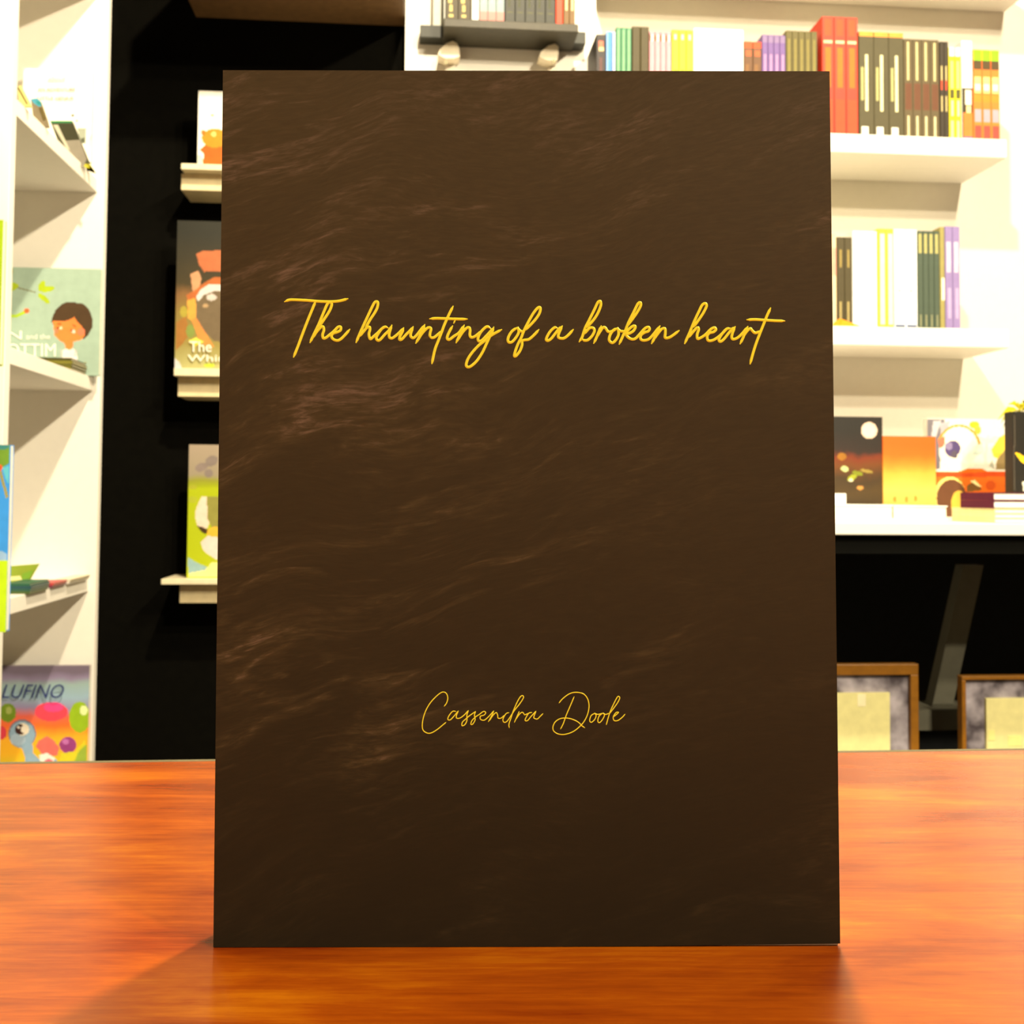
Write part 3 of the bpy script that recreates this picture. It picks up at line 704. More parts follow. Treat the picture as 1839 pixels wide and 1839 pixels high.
booklet('booklet', [(90, 217), (129.5, 217), (158, 287), (162, yb1), (118, yb1)], YK, 0.008, mat((72, 72, 50), 0.5), 'dark green booklet with a bright green top edge leaning on upper left shelf',
        extra=[([(90, 217), (129.5, 217), (130.5, 220.5), (92, 220.5)], (30, 120, 70)), ([(96, 222), (131, 222), (142, 250), (112, 252)], (50, 50, 30)), ([(113, 253), (143, 251), (156, 285), (150, 300), (130, 300)], (128, 122, 108)),
               ([(95, 224), (104, 224), (126, 270), (120, 268)], (176, 172, 152))])
yb2 = bottom_on(70, 1.72, ZS1)
booklet('booklet', [(55, 178), (66, 176), (73, 182), (84, 214), (88, yb2), (62, yb2)], 1.72, 0.006, mat((120, 108, 84), 0.5), 'blue topped thin booklet leaning near the front of the upper left shelf',
        extra=[([(55, 178), (66, 176), (73, 182), (75, 190), (70, 192), (60, 185)], (70, 146, 170)), ([(64, 181), (72, 182), (74, 189), (68, 188)], (40, 128, 130)), ([(70, 193), (76, 192), (83, 214), (78, 216)], (92, 80, 40))])
yb3 = bottom_on(36, 1.63, ZS1)
booklet('booklet', [(31, 158), (36, 152), (52, 182), (56, yb3), (36, yb3)], 1.63, 0.005, mat((206, 196, 120), 0.5), 'pale yellow booklet at the near end of the upper left shelf',
        extra=[([(31, 158), (33, 156), (50, 186), (48, 188)], (96, 84, 40))])
yb4 = bottom_on(160, 1.93, ZS1)
booklet('booklet', [(146, 285), (156, 287), (172, 311), (166, yb4), (146, yb4)], 1.93, 0.004, mat((176, 170, 40), 0.5), 'lime green slip of card at the far end of the upper left shelf')

# --- middle compartment: the boy picture book and a dark stack
o, A = face_book(-30, 180, 481, 0, YE-0.03, 0.01, mat((158, 182, 166), 0.45), 'pale aqua picture book showing a sad boy with dark hair', z0=ZS2)
br = (72, 52, 30); sk = (236, 132, 62); lf = (164, 186, 30)
A.line([(14, 512), (36, 518), (64, 525)], 2, (120, 116, 80))
for cx, cy, rx, ry, r in ((22, 515, 11, 7, -15), (75, 513, 10, 5.5, -62), (84, 519, 14, 5.5, -8), (78, 535, 12, 4.5, 36), (84, 541, 6, 3.5, 20)):
    A.ell(cx, cy, rx, ry, lf, r)
A.ell(19, 487, 5, 6, (130, 140, 60)); A.ell(17, 543, 4, 5, (140, 140, 80))
A.line([(14, 567), (28, 568), (46, 560)], 5, (164, 196, 24)); A.ell(48, 558, 5, 4.5, (226, 100, 50))
A.poly([(92, 577), (95, 566), (101, 555), (110, 547), (118, 543), (128, 542), (138, 544), (146, 544), (154, 549), (161, 558), (165, 569), (167, 580), (165, 590), (158, 602), (150, 609), (143, 610), (120, 590), (95, 582)], br)
A.poly([(95, 577), (115, 577), (128, 573), (133, 569), (138, 577), (146, 585), (152, 596), (152, 603), (146, 610), (132, 614), (130, 625), (125, 628), (118, 626), (116, 616), (106, 611), (98, 602)], sk)
A.ell(146, 596, 7, 7, (244, 124, 88)); A.ell(101, 594, 4, 5, (244, 124, 88))
A.poly([(101, 581), (109, 580), (110, 583), (102, 583)], (206, 84, 30)); A.poly([(131, 582), (137, 585), (136, 588), (130, 585)], (206, 84, 30))
A.ell(104, 589, 1.8, 2, (90, 50, 20)); A.ell(128, 593, 1.8, 2, (90, 50, 20)); A.ell(109.5, 589.5, 3, 2.6, (252, 214, 180)); A.ell(132.5, 595.5, 3.4, 3.2, (252, 214, 196))
A.poly([(112, 630), (118, 626), (125, 629), (132, 626), (138, 634), (140, 660), (136, 690), (110, 690)], (240, 230, 226))
A.line([(110, 628), (109, 643)], 2, (190, 184, 180)); A.line([(137, 628), (134, 640)], 2.4, (190, 180, 180))
A.line([(143, 651), (149, 653), (155, 650)], 2.6, (150, 156, 120))
A.art('cover_print', o)
lw = mat((246, 246, 232), 0.5)
text_mesh('IN', 4, 594, 39, 609, YE-0.03, o.location, lw, o, layer=6)
text_mesh('and the', 47, 600, 90, 609, YE-0.03, o.location, lw, o, layer=6)
text_mesh('COTTIM', -8, 617, 100, 640, YE-0.03, o.location, lw, o, layer=6)
def stack_block(name, px0, px1, pyt, Y, depth, z0, mats, labels, cat='booklet', group=None):
    xa_, xb_ = P(px0, pyt, Y).x, P(px1, pyt, Y).x
    H = P((px0+px1)/2, pyt, Y).z-z0; n = len(mats)
    for k in range(n):
        zb__, zt__ = z0+H*k/n, z0+H*(k+1)/n-0.0002
        sx = 0.001*((k*7) % 3)
        o = thing(name, labels[k], cat, ((xa_+xb_)/2+sx-0.001, Y+depth/2, zb__), group)
        hw, hd, h = (xb_-xa_)/2-0.001, depth/2, zt__-zb__; t = min(0.0012, h*0.3)
        mb = MB(); mb.box(-hw, hw, -hd, hd, 0, t, mats[k]); mb.box(-hw, hw, -hd, hd, h-t, h, mats[k]); mb.box(-hw, hw, -hd, -hd+t, t, h-t, mats[k]); mb.build('cover', o)
        MB().box(-hw+0.001, hw-0.001, -hd+t, hd-0.001, t, h-t, M_PAGE).build('pages', o)
ol = [mat((104, 100, 30), 0.5), mat((84, 82, 26), 0.5), mat((112, 108, 34), 0.5), mat((64, 62, 24), 0.5)]
stack_block('booklet', 66, 130, 642, 1.875, 0.085, ZS2, ol, ['lowest dark olive booklet of the pile before the boy book', 'second lowest olive booklet of the pile before the boy book', 'second from top olive booklet of the pile before the boy book', 'topmost dark olive booklet of the pile before the boy book'])

# --- lower compartment: green card, teal pile, plum book, papers
yb5 = bottom_on(30, 1.772, ZS3)
booklet('card', [(12, 1017), (70.5, 1012.5), (51, 1046), (48, yb5), (14, yb5)], 1.772, 0.003, mat((140, 160, 50), 0.5), 'green pointed greeting card standing on the lower left shelf', 'card',
        extra=[([(14, 1036), (36, 1034), (40, 1041), (18, 1043)], (236, 228, 160)), ([(40, 1030), (60, 1024), (50, 1044), (40, 1044)], (120, 164, 50))])
tl = [mat((70, 90, 40), 0.5), mat((40, 84, 70), 0.5), mat((34, 72, 84), 0.5), mat((40, 90, 66), 0.5)]
stack_block('booklet', 8, 56, 1048, 1.682, 0.085, ZS3, tl, ['lowest green booklet of the teal pile on the lower left shelf', 'second lowest teal booklet of the pile on the lower left shelf', 'second from top teal booklet of the pile on the lower left shelf', 'topmost teal green booklet of the pile on the lower left shelf'])
stack_block('booklet', 62, 97, 1047, 1.79, 0.07, ZS3, [mat((110, 44, 70), 0.5), mat((180, 66, 66), 0.5)], ['plum booklet lying under the red one on the lower left shelf', 'red topped booklet lying on the plum one on the lower left shelf'])
stack_block('booklet', 98, 127, 1040, 1.868, 0.11, ZS3, [mat((232, 226, 216), 0.6), mat((214, 206, 180), 0.6), mat((226, 216, 190), 0.6)], ['lowest white booklet of the pile at the far end of the lower left shelf', 'middle cream booklet of the pile at the far end of the lower left shelf', 'top cream booklet of the pile at the far end of the lower left shelf'])

# --- lowest compartment: the little dinosaur picture book
o, A = face_book(-45, 159, 1196, 0, YE-0.03, 0.01,
    ramp_mat('Z', 0.0, P(100, 1196, YE-0.03).z-ZS4, [(0, (120, 150, 40)), (0.22, (200, 196, 40)), (0.36, (240, 180, 30)), (0.47, (246, 178, 36)), (0.58, (240, 110, 40)), (0.66, (228, 100, 80)), (0.72, (150, 140, 180)), (0.80, (150, 180, 200)), (0.9, (150, 176, 176)), (0.95, (140, 128, 160)), (1, (112, 100, 120))], warp=0.02),
    'rainbow coloured picture book with a small blue dinosaur', z0=ZS4)
A.ell(92, 1278, 30, 17, (240, 70, 90)); A.ell(96, 1270, 18, 9, (246, 72, 140))
A.ell(143, 1288, 19, 28, (150, 186, 30)); A.ell(150, 1276, 7, 9, (226, 240, 170)); A.ell(14, 1280, 15, 17, (112, 140, 34)); A.ell(16, 1276, 6, 7, (160, 170, 90))
A.ell(2, 1316, 10, 12, (220, 60, 80))
A.poly([(64, 1340), (70, 1330), (84, 1322), (95, 1328), (106, 1342), (104, 1356), (80, 1360)], (244, 108, 100))
A.ell(122, 1338, 15.5, 15, (150, 60, 130)); A.ell(118, 1332, 6, 5, (190, 110, 180))
A.poly([(110, 1352), (134, 1350), (152, 1330), (156, 1372), (106, 1372)], (214, 204, 40))
A.poly([(132, 1372), (140, 1352), (156, 1336), (156, 1372)], (150, 176, 60))
A.ell(40, 1318, 25, 26, (110, 110, 130)); A.ell(40, 1319, 23, 24, (140, 170, 196)); A.ell(32, 1328, 14, 11, (166, 190, 214))
A.poly([(38, 1340), (58, 1334), (60, 1352), (70, 1362), (100, 1362), (106, 1372), (46, 1372), (44, 1356)], (140, 170, 196))
A.poly([(70, 1356), (84, 1352), (100, 1362), (92, 1372), (72, 1368)], (236, 232, 226)); A.ell(88, 1368, 8, 5, (236, 110, 130))
A.ell(40, 1310, 12.5, 11, (246, 234, 214)); A.ell(36, 1310, 9, 9.5, (60, 26, 20)); A.ell(42, 1310, 4.5, 6, (250, 240, 226)); A.ell(33, 1306, 2.4, 2.4, (240, 230, 220))
A.art('cover_print', o)
text_mesh('LUFINO', 3, 1229, 115, 1254, YE-0.03, o.location, mat((40, 50, 110), 0.5), o, shear=0.35, layer=30)

# --- near compartment: two books whose right edges show at the picture's left border
XNB = YN-0.02
o, A = face_book(-190, 3.5, 392, 0, XNB-0.05, 0.012, mat((150, 180, 20), 0.5), 'lime green book edge at the left border beside the boy book', 'book', z0=zn[2]+TH+0.0003)
o, A = face_book(-190, 17, 798, 0, XNB-0.05, 0.012, mat((60, 150, 236), 0.45), 'blue picture book with a leafy top at the left border', 'picture_book', z0=zn[3]+TH+0.0003)
A.poly([(-190, 799), (17, 799), (16, 832), (8, 838), (-190, 836)], (110, 150, 50)); A.poly([(-60, 800), (17, 799), (14, 806), (-60, 812)], (60, 130, 130))
A.poly([(4, 840), (17, 836), (16, 870), (10, 860)], (96, 190, 214)); A.line([(-2, 838), (6, 868), (13, 894)], 5, (160, 150, 70)); A.ell(0, 840, 4, 6, (226, 90, 50))
A.poly([(-190, 1012), (4, 990), (12, 994), (12, 1012)], (150, 186, 226)); A.poly([(-190, 1010), (13, 1006), (12, 1200), (-190, 1200)], (190, 226, 20))
A.art('cover_print', o)

# ================================================================ BLACK ALCOVE: PICTURE LEDGES
YV = YW-0.02
def ledge(pxl_lip, pxl_box, py_lip_t, py_lip_b, py_box_b, label, yf=2.33):
    xl, xbx = P(pxl_lip, py_lip_b, yf-0.03).x, P(pxl_box, py_box_b, yf).x
    xr = P(640, 600, yf).x
    zt, zb, z2 = P(pxl_box, py_lip_t, yf-0.03).z, P(pxl_box, py_lip_b, yf-0.03).z, P(pxl_box, py_box_b, yf).z
    o = thing('picture_ledge', label, 'shelf', ((xl+xr)/2, yf, z2), 'cream picture ledges on the black alcove wall')
    cx = o.location.x; lm_ = mat((232, 214, 170), 0.5)
    MB().box(xl-cx, xr-cx, -0.03, YV-yf-0.001, zb-z2+0.0003, zt-z2, mat((236, 224, 188), 0.5)).build('tray', o, 0.001)
    MB().box(xbx-cx, xr-cx, 0, YV-yf-0.001, 0, zb-z2, lm_).build('support_box', o, 0.001)
    return o, zt
o1, zl1 = ledge(325, 325, 293, 304, 341, 'upper cream picture ledge under the bear book')
o2, zl2 = ledge(312, 319, 661, 675, 712, 'middle cream picture ledge under the forest animal book')
o3, zl3 = ledge(289, 322, 1040, 1050, 1083, 'lower cream picture ledge under the yellow green goose book')
YL = 2.33
o, A = face_book(355, 470, 165, 0, YL, 0.012, mat((246, 242, 232), 0.45), 'white picture book with an orange bear on the upper ledge', z0=zl1+0.0003)
A.ell(357, 288, 7, 10, (200, 208, 190))
A.poly([(362, 266), (372, 256), (392, 252), (420, 252), (420, 296), (364, 296), (366, 276), (358, 268)], (208, 92, 14))
A.ell(386, 248, 24, 17, (220, 134, 24)); A.ell(365, 238, 4, 5, (176, 110, 24)); A.ell(384, 241, 5, 5, (246, 196, 110)); A.ell(381, 207, 3, 1.5, (130, 140, 40))
A.art('cover_print', o)
o, A = face_book(317, 470, 398, 0, YL, 0.012,
    ramp_mat('Z', 0.0, P(360, 398, YL).z-zl2, [(0, (196, 196, 150)), (0.06, (178, 176, 120)), (0.25, (150, 136, 70)), (0.45, (136, 116, 56)), (0.58, (126, 90, 50)), (0.66, (62, 52, 26)), (1, (34, 34, 24))], warp=0.05),
    'dark forest picture book with a grey animal face on the middle ledge', z0=zl2+0.0003)
A.poly([(352, 456), (366, 450), (392, 450), (430, 452), (430, 486), (366, 488), (358, 476)], (186, 106, 66)); A.poly([(342, 492), (356, 486), (362, 500), (358, 516), (346, 524)], (206, 150, 110))
A.poly([(334, 530), (352, 520), (360, 512), (384, 498), (430, 496), (430, 512), (360, 530), (340, 548)], (180, 100, 50))
A.poly([(336, 540), (350, 534), (354, 560), (350, 580), (338, 572)], (226, 160, 70))
A.poly([(352, 534), (360, 520), (374, 512), (400, 514), (430, 520), (430, 620), (384, 612), (362, 590), (352, 572)], (112, 96, 72))
A.poly([(352, 534), (360, 520), (374, 511), (400, 512), (430, 518), (430, 524), (386, 522), (366, 530), (356, 542)], (216, 210, 206))
A.ell(380, 534, 9, 6, (206, 196, 190)); A.ell(369, 549, 5, 4, (180, 150, 110))
A.poly([(344, 574), (352, 570), (384, 622), (376, 626), (356, 606)], (226, 140, 70))
A.poly([(316, 580), (334, 566), (340, 600), (326, 620), (315, 630)], (160, 110, 50)); A.ell(342, 595, 8, 12, (130, 146, 70)); A.ell(330, 560, 7, 10, (170, 156, 60))
A.poly([(338, 612), (352, 606), (366, 614), (350, 622)], (236, 226, 90)); A.ell(376, 656, 10, 4, (180, 200, 60))
A.poly([(312, 640), (322, 650), (328, 664), (313, 664)], (206, 204, 206))
A.art('cover_print', o)
lw2 = mat((250, 246, 232), 0.5)
text_mesh('The', 340, 613, 380, 632, YL, o.location, lw2, o, layer=24)
text_mesh('Whimsy', 337, 637, 440, 653, YL, o.location, lw2, o, layer=24)
o, A = face_book(338, 470, 799, 0, YL, 0.012, ramp_mat('Z', 0, P(380, 799, YL).z-zl3, [(0, (190, 196, 40)), (0.04, (180, 194, 16)), (0.7, (176, 190, 12)), (0.72, (160, 172, 20)), (0.76, (150, 152, 50)), (0.80, (158, 146, 122)), (1, (168, 152, 132))], warp=0.015),
    'lime yellow picture book with a white bird on the lower ledge', z0=zl3+0.0003)
A.ell(362, 839, 12, 7.5, (142, 128, 122), -18); A.ell(380, 828, 12, 9, (136, 124, 118), -25); A.ell(375, 850, 8, 8, (138, 126, 120))
A.ell(346, 875, 8, 4, (170, 172, 50)); A.ell(346, 897, 9, 6, (176, 184, 50))
A.poly([(356, 904), (362, 892), (372, 891), (372, 918), (376, 940), (372, 950), (354, 944), (350, 926), (352, 914)], (236, 216, 196))
A.poly([(372, 892), (420, 890), (420, 960), (382, 950), (372, 930)], (150, 146, 70))
A.poly([(354, 944), (362, 946), (374, 952), (370, 960), (360, 954)], (70, 50, 24)); A.poly([(372, 952), (384, 946), (420, 950), (420, 972), (380, 966), (372, 962)], (236, 186, 60))
A.poly([(360, 974), (372, 962), (400, 966), (420, 980), (420, 1010), (386, 1004), (366, 990)], (236, 216, 206))
A.poly([(338, 1001), (352, 1010), (376, 1020), (368, 1024), (338, 1030)], (150, 186, 190)); A.poly([(338, 1030), (368, 1024), (380, 1010), (420, 1012), (420, 1036), (338, 1036)], (236, 232, 150))
A.art('cover_print', o)

# ================================================================ TABLE AND THE DARK BOOK
TF = Matrix.Rotation(YAW, 3, 'Z') @ Matrix.Rotation(-ROLL, 3, 'Y')          # the table stands level with the picture
TFI = TF.inverted()
TO = CAM + TF @ Vector((0, 0, -0.107))                                       # table-plane origin below the eye
def on_table(px, py):
    d = TFI @ ray(px, py); t = -0.107/d.z
    return Vector((d.x*t, d.y*t, 0))                                         # table coordinates
tab = thing('table', 'cherry red wooden table under the standing dark book', 'table', TO)
tab.rotation_euler = TF.to_euler()
e0, e1 = on_table(0, 1371.5), on_table(1839, 1346.5)
dirv = (e1-e0).normalized(); nrm = Vector((-dirv.y, dirv.x, 0))
A0, A1 = e0-dirv*0.45, e1+dirv*0.45
back = -nrm*0.62
t = 0.028
MB().prism([A0+back-Vector((0, 0, t)), A1+back-Vector((0, 0, t)), A1-Vector((0, 0, t)), A0-Vector((0, 0, t))], (0, 0, t), wood_mat()).build('tabletop', tab, 0.0008)
eb = mat((92, 86, 60), 0.5)
MB().prism([A0+nrm*0.0003-Vector((0, 0, t)), A1+nrm*0.0003-Vector((0, 0, t)), A1+nrm*0.0033-Vector((0, 0, t)), A0+nrm*0.0033-Vector((0, 0, t))], (0, 0, t), eb).build('edge_band', tab, 0.0006)
for A_, sgn in ((A0, 1), (A1, -1)):
    for k in (-0.08, -0.56):
        c = A_ + dirv*0.06*sgn + nrm*k; hgt = (TO + TF@c).z
        MB().box(c.x-0.02, c.x+0.02, c.y-0.02, c.y+0.02, -hgt+0.001, -t-0.0005, M_BLACK).build('leg', tab)

# the book
c0, c1 = on_table(383, 1702), on_table(1509, 1700)
W_ = (c1-c0).length; bx_ = (c1-c0).normalized(); by_ = Vector((-bx_.y, bx_.x, 0))
def cover_z(px, py):                                                         # height on the cover plane
    d = TFI @ ray(px, py); tt = (c0 + Vector((0, 0, 0.107))).dot(by_)/d.dot(by_)
    p = d*tt; return Vector(((p-Vector((c0.x, c0.y, 0))).dot(bx_), 0, p.z+0.107))
H_ = (cover_z(396, 128).z+cover_z(1489, 126).z)/2
BR = TF @ Matrix((bx_, by_, Vector((0, 0, 1)))).transposed()
BO = TO + TF @ ((c0+c1)/2)
book = thing('book', 'large dark brown book titled in gold script standing upright on the table', 'book', BO)
book.rotation_euler = BR.to_euler()
HW = W_/2
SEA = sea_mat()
lift = 0.0007
CT = 0.0006
xtl, xtr = cover_z(396, 128).x-HW, cover_z(1489, 126).x-HW
# front cover: a thin board with softened edges, its lower right corner just clear of the table
def cover_mesh(y0, y1, z_l, z_r, m):
    N = 24; mb = MB(); v = []; 
    for yy in (y0, y1):
        for k in range(N+1):
            u = k/N; v.append((-HW+2*HW*u, yy, z_l+(z_r-z_l)*max(0, (u-0.55)/0.45)**1.3)); v.append((-HW+2*HW*u, yy, H_))
    n2 = 2*(N+1); f = []
    for k in range(N):
        a = 2*k; f.append((a, a+2, a+3, a+1)); b2 = a+n2; f.append((b2, b2+1, b2+3, b2+2))
        f.append((a, b2, b2+2, a+2)); f.append((a+1, a+3, b2+3, b2+1))
    f.append((0, 1, n2+1, n2)); f.append((2*N, n2+2*N, n2+2*N+1, 2*N+1))
    me = bpy.data.meshes.new('cover'); me.from_pydata(v, [], f); me.materials.append(m); return me
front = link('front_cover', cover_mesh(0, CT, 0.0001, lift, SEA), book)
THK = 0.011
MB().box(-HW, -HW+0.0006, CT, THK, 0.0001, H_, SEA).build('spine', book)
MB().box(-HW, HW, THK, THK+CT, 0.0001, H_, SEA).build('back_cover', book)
MB().box(-HW+0.0007, HW-0.0003, CT+0.0001, THK-0.0001, 0.0001, H_-0.0004, mat((236, 228, 214), 0.7)).build('pages', book)

# gold script, stroke by stroke
M_GOLD = bpy.data.materials.new('gold_foil'); M_GOLD.use_nodes = True
nt = M_GOLD.node_tree; b = nt.nodes['Principled BSDF']
b.inputs['Base Color'].default_value = (1.0, 0.90, 0.05, 1); b.inputs['Metallic'].default_value = 0.1; b.inputs['Roughness'].default_value = 0.28
def cr_pts(pts, sub=7):
    if len(pts) == 2: return [Vector(pts[0]).lerp(Vector(pts[1]), i/sub) for i in range(sub+1)]
    q = [Vector(p) for p in pts]; q = [q[0]*2-q[1]]+q+[q[-1]*2-q[-2]]; out = []
    for i in range(1, len(q)-2):
        for k in range(sub):
            s = k/sub; a, b_, c, d = q[i-1:i+3]
            out.append(0.5*((2*b_)+(c-a)*s+(2*a-5*b_+4*c-d)*s*s+(3*b_-a-3*c+d)*s**3))
    out.append(q[-2]); return out
def script(name, groups, width, relief):
    v, f = [], []
    for (ox_, oy_, sc), strokes in groups:
        for st in strokes:
            pts = cr_pts([(ox_+x/sc, oy_+y/sc) for x, y in st])
            n = len(pts); base = len(v)
            L = [0.0]
            for i in range(1, n): L.append(L[-1]+(pts[i]-pts[i-1]).length)
            for i, p in enumerate(pts):
                tg = (pts[min(i+1, n-1)]-pts[max(i-1, 0)]); tg = tg.normalized() if tg.length > 1e-6 else Vector((1, 0))
                nn = Vector((-tg.y, tg.x)); d = min(L[i], L[-1]-L[i])
                wd = width*(0.35+0.65*min(1, d/(width*0.9)))/2
                if i == 0: p = p-tg*width*0.3
                if i == n-1: p = p+tg*width*0.3
                for s, yy in ((-1, 0.00002), (0, relief), (1, 0.00002)):
                    c = cover_z(p.x+nn.x*wd*s, p.y+nn.y*wd*s); v.append((c.x-HW, -yy, c.z))
            for i in range(n-1):
                a = base+3*i
                f += [(a, a+3, a+4, a+1), (a+1, a+4, a+5, a+2)]
    me = bpy.data.meshes.new(name); me.from_pydata(v, [], f); me.materials.append(M_GOLD)
    bm = bmesh.new(); bm.from_mesh(me)
    for fc in bm.faces:
        if fc.normal.y > 0: fc.normal_flip()
        fc.smooth = True
    bm.to_mesh(me); bm.free()
    return link(name, me, book)
s1, s2 = 1839/160, 1839/200
title = [
 ((500, 520, s1), [
  [(135, 250), (220, 215), (340, 212), (600, 225), (850, 245), (1080, 250), (1260, 235), (1430, 192)],
  [(765, 250), (690, 430), (600, 650), (500, 910), (400, 1180), (315, 1390)],
  [(830, 780), (960, 590), (1060, 430), (1100, 310), (1070, 262), (1010, 300), (930, 480), (830, 720), (730, 930), (655, 1090)],
  [(700, 1010), (790, 870), (880, 775), (925, 772), (938, 840), (912, 930), (925, 1000), (970, 1000), (1050, 940), (1150, 855), (1230, 775), (1285, 775), (1280, 840), (1210, 880), (1130, 905), (1095, 960), (1125, 1020), (1210, 1052), (1290, 1020), (1390, 920), (1470, 825)]]),
 ((630, 520, s1), [
  [(300, 800), (400, 620), (480, 500), (540, 390), (560, 290), (540, 250), (490, 270), (430, 380), (360, 530), (280, 700), (190, 900), (110, 1090)],
  [(170, 980), (260, 870), (330, 790), (385, 775), (395, 830), (375, 910), (385, 990), (410, 1020), (470, 970), (560, 890), (640, 810), (710, 770), (765, 790)],
  [(765, 795), (710, 770), (640, 810), (560, 920), (525, 1000), (555, 1050), (610, 1030), (700, 930), (790, 840), (845, 745)],
  [(845, 740), (815, 830), (790, 930), (800, 990), (850, 1005), (920, 960), (1010, 880), (1085, 795)],
  [(1090, 795), (1060, 880), (1010, 980), (1010, 1035), (1060, 1020), (1150, 920), (1230, 840), (1285, 770)],
  [(1285, 775), (1240, 900), (1240, 970), (1290, 1000), (1360, 940), (1430, 850), (1520, 735)],
  [(1525, 730), (1490, 830), (1430, 950), (1345, 1105)],
  [(1365, 1075), (1460, 920), (1560, 810), (1625, 785), (1655, 820), (1635, 900), (1635, 970), (1665, 985)]]),
 ((760, 520, s1), [
  [(135, 960), (160, 990), (220, 990), (300, 930), (390, 850)],
  [(615, 350), (540, 500), (440, 720), (380, 880), (310, 1060), (240, 1250), (180, 1525)],
  [(140, 605), (260, 595), (450, 600), (650, 608), (905, 612)],
  [(655, 645), (632, 690)],
  [(605, 755), (550, 850), (500, 960), (500, 1020), (545, 1030), (640, 960), (740, 890), (840, 745)],
  [(845, 740), (800, 830), (760, 930), (680, 1095)],
  [(700, 1060), (800, 900), (890, 800), (945, 785), (968, 840), (962, 930), (985, 985), (1050, 975), (1130, 920), (1200, 850)],
  [(1385, 800), (1320, 765), (1240, 820), (1170, 910), (1130, 1010), (1150, 1065), (1210, 1050), (1310, 950), (1400, 850), (1450, 790)],
  [(1455, 780), (1420, 880), (1370, 980), (1310, 1110), (1220, 1300), (1100, 1480), (970, 1590), (900, 1590), (890, 1530), (930, 1420), (1020, 1290), (1150, 1150), (1280, 1050), (1400, 950), (1520, 880), (1615, 830)]]),
 ((890, 520, s1), [
  [(445, 785), (350, 850), (290, 930), (255, 1020), (270, 1085), (340, 1080), (420, 990), (475, 890), (470, 820), (445, 785), (485, 835), (540, 865), (590, 850)],
  [(590, 850), (700, 750), (820, 620), (900, 500), (925, 400), (900, 365), (840, 410), (760, 520), (660, 700), (580, 860), (530, 990), (460, 1130), (405, 1280), (388, 1370), (425, 1365), (500, 1270), (545, 1150), (548, 1065), (600, 1042), (680, 1030), (760, 970), (830, 900), (890, 830)],
  [(1280, 800), (1220, 785), (1140, 850), (1080, 940), (1045, 1030), (1080, 1055), (1150, 1010), (1230, 910), (1300, 820), (1370, 760)],
  [(1375, 758), (1330, 850), (1295, 940), (1300, 990), (1360, 1010), (1420, 1000), (1500, 940), (1600, 830)]]),
 ((1030, 520, s2), [
  [(220, 625), (330, 500), (400, 390), (450, 260), (440, 195), (400, 215), (340, 340), (260, 500), (190, 640), (140, 790), (95, 860)],
  [(170, 740), (260, 640), (320, 635), (345, 680), (310, 760), (240, 830), (180, 840), (135, 815)],
  [(455, 605), (420, 690), (380, 790), (335, 885)],
  [(380, 790), (440, 690), (490, 625), (530, 640), (570, 695), (630, 690), (720, 640)],
  [(720, 635), (650, 680), (600, 760), (590, 840), (640, 880), (700, 830), (740, 750), (740, 680), (720, 640), (770, 685), (850, 690)],
  [(870, 620), (970, 490), (1060, 360), (1110, 260), (1100, 215), (1060, 240), (990, 380), (910, 540), (850, 690), (800, 800), (755, 900)],
  [(840, 750), (920, 650), (990, 600), (1020, 620), (990, 680), (930, 720), (870, 745), (900, 790), (960, 820), (1020, 810), (1080, 750), (1170, 650), (1230, 620), (1255, 650), (1230, 690), (1170, 710), (1110, 760), (1110, 820), (1160, 840), (1240, 820), (1310, 750), (1420, 610)],
  [(1425, 605), (1380, 690), (1340, 790), (1290, 890)],
  [(1320, 830), (1390, 730), (1460, 650), (1510, 650), (1515, 720), (1510, 790), (1550, 800), (1620, 770), (1740, 680)]]),
 ((1215, 520, s2), [
  [(280, 620), (380, 480), (450, 370), (495, 270), (470, 230), (420, 260), (370, 360), (290, 530), (220, 700), (135, 890)],
  [(190, 800), (270, 700), (340, 630), (365, 660), (340, 740), (345, 810), (390, 800), (470, 750), (560, 660), (620, 630), (650, 660), (610, 700), (540, 720), (505, 770), (520, 840), (590, 840), (680, 790), (760, 720), (830, 650), (885, 640)],
  [(895, 645), (830, 650), (760, 720), (700, 820), (720, 860), (780, 820), (860, 720), (920, 650), (965, 620)],
  [(965, 618), (930, 700), (910, 780), (930, 820), (1000, 800), (1080, 730), (1170, 620)],
  [(1175, 615), (1130, 700), (1100, 790), (1050, 895)],
  [(1090, 790), (1160, 690), (1215, 645), (1250, 680), (1290, 715), (1340, 705), (1390, 680)],
  [(1550, 310), (1490, 440), (1430, 590), (1370, 740), (1310, 900), (1260, 1060), (1215, 1225)],
  [(1165, 500), (1300, 495), (1450, 505), (1620, 515), (1780, 520)]]),
]
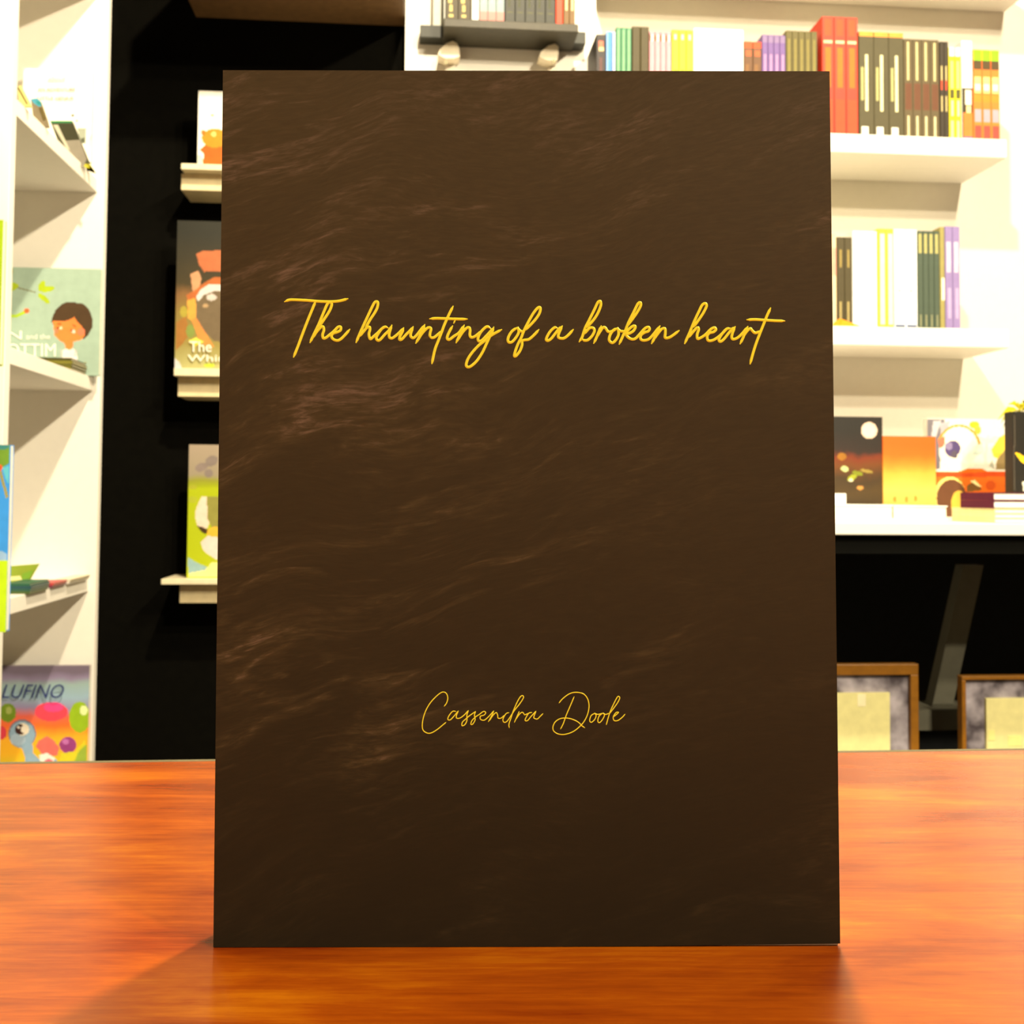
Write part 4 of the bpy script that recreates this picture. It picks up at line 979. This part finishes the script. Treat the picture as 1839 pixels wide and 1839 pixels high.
author = [
 ((740, 1220, s2), [
  [(530, 445), (570, 390), (590, 310), (570, 240), (525, 210), (470, 225), (390, 290), (300, 390), (230, 510), (185, 640), (168, 770), (190, 850), (260, 890), (330, 880), (420, 825), (500, 760), (560, 710)],
  [(725, 530), (670, 530), (610, 600), (590, 660), (630, 670), (690, 610), (765, 520)],
  [(765, 520), (735, 590), (735, 640), (790, 640), (860, 590), (930, 515)],
  [(930, 515), (905, 590), (905, 680), (870, 750), (825, 765), (830, 710), (880, 660), (950, 600), (1050, 530)],
  [(1050, 530), (1030, 590), (1040, 670), (1000, 740), (970, 740), (990, 680), (1050, 620), (1110, 580), (1180, 530), (1215, 550), (1190, 590), (1130, 610), (1130, 660), (1190, 675), (1260, 620), (1350, 520)],
  [(1350, 520), (1310, 610), (1260, 700)],
  [(1280, 680), (1340, 590), (1390, 550), (1412, 590), (1420, 640), (1470, 640), (1530, 590)],
  [(1600, 550), (1550, 570), (1500, 660), (1520, 710), (1570, 690), (1640, 590), (1700, 500), (1780, 400), (1840, 300), (1812, 270), (1760, 330), (1680, 500), (1640, 620), (1600, 740), (1605, 800)],
  [(1770, 530), (1730, 620), (1690, 710)],
  [(1715, 660), (1770, 580), (1820, 545), (1860, 590)]]),
 ((930, 1220, s2), [
  [(110, 590), (180, 560), (230, 545)],
  [(230, 550), (180, 560), (130, 640), (120, 680), (160, 680), (220, 610), (300, 525)],
  [(300, 525), (270, 600), (265, 640), (320, 655), (370, 610), (415, 565)],
  [(680, 390), (740, 320), (850, 240), (960, 215), (1080, 240), (1150, 320), (1175, 440), (1150, 580), (1090, 700), (1010, 790), (900, 870), (770, 910), (660, 900), (590, 850), (580, 780), (620, 700), (700, 650), (800, 640), (900, 660), (1000, 710), (1060, 770), (1105, 800)],
  [(930, 285), (860, 450), (800, 590), (750, 730), (705, 820)],
  [(1270, 560), (1210, 600), (1185, 680), (1215, 710), (1270, 660), (1292, 595), (1265, 560), (1320, 580), (1400, 560)],
  [(1400, 560), (1340, 610), (1320, 690), (1350, 715), (1400, 660), (1430, 590), (1405, 560), (1450, 580), (1510, 560)],
  [(1510, 570), (1580, 480), (1650, 380), (1682, 305), (1650, 285), (1600, 370), (1530, 520), (1490, 640), (1460, 750)],
  [(1575, 622), (1610, 595), (1645, 565), (1660, 545), (1620, 550), (1575, 620), (1590, 680), (1650, 680), (1720, 630), (1770, 575)]]),
]
script('title_lettering', title, 4.9, 0.00018)
script('author_lettering', author, 1.85, 0.00010)
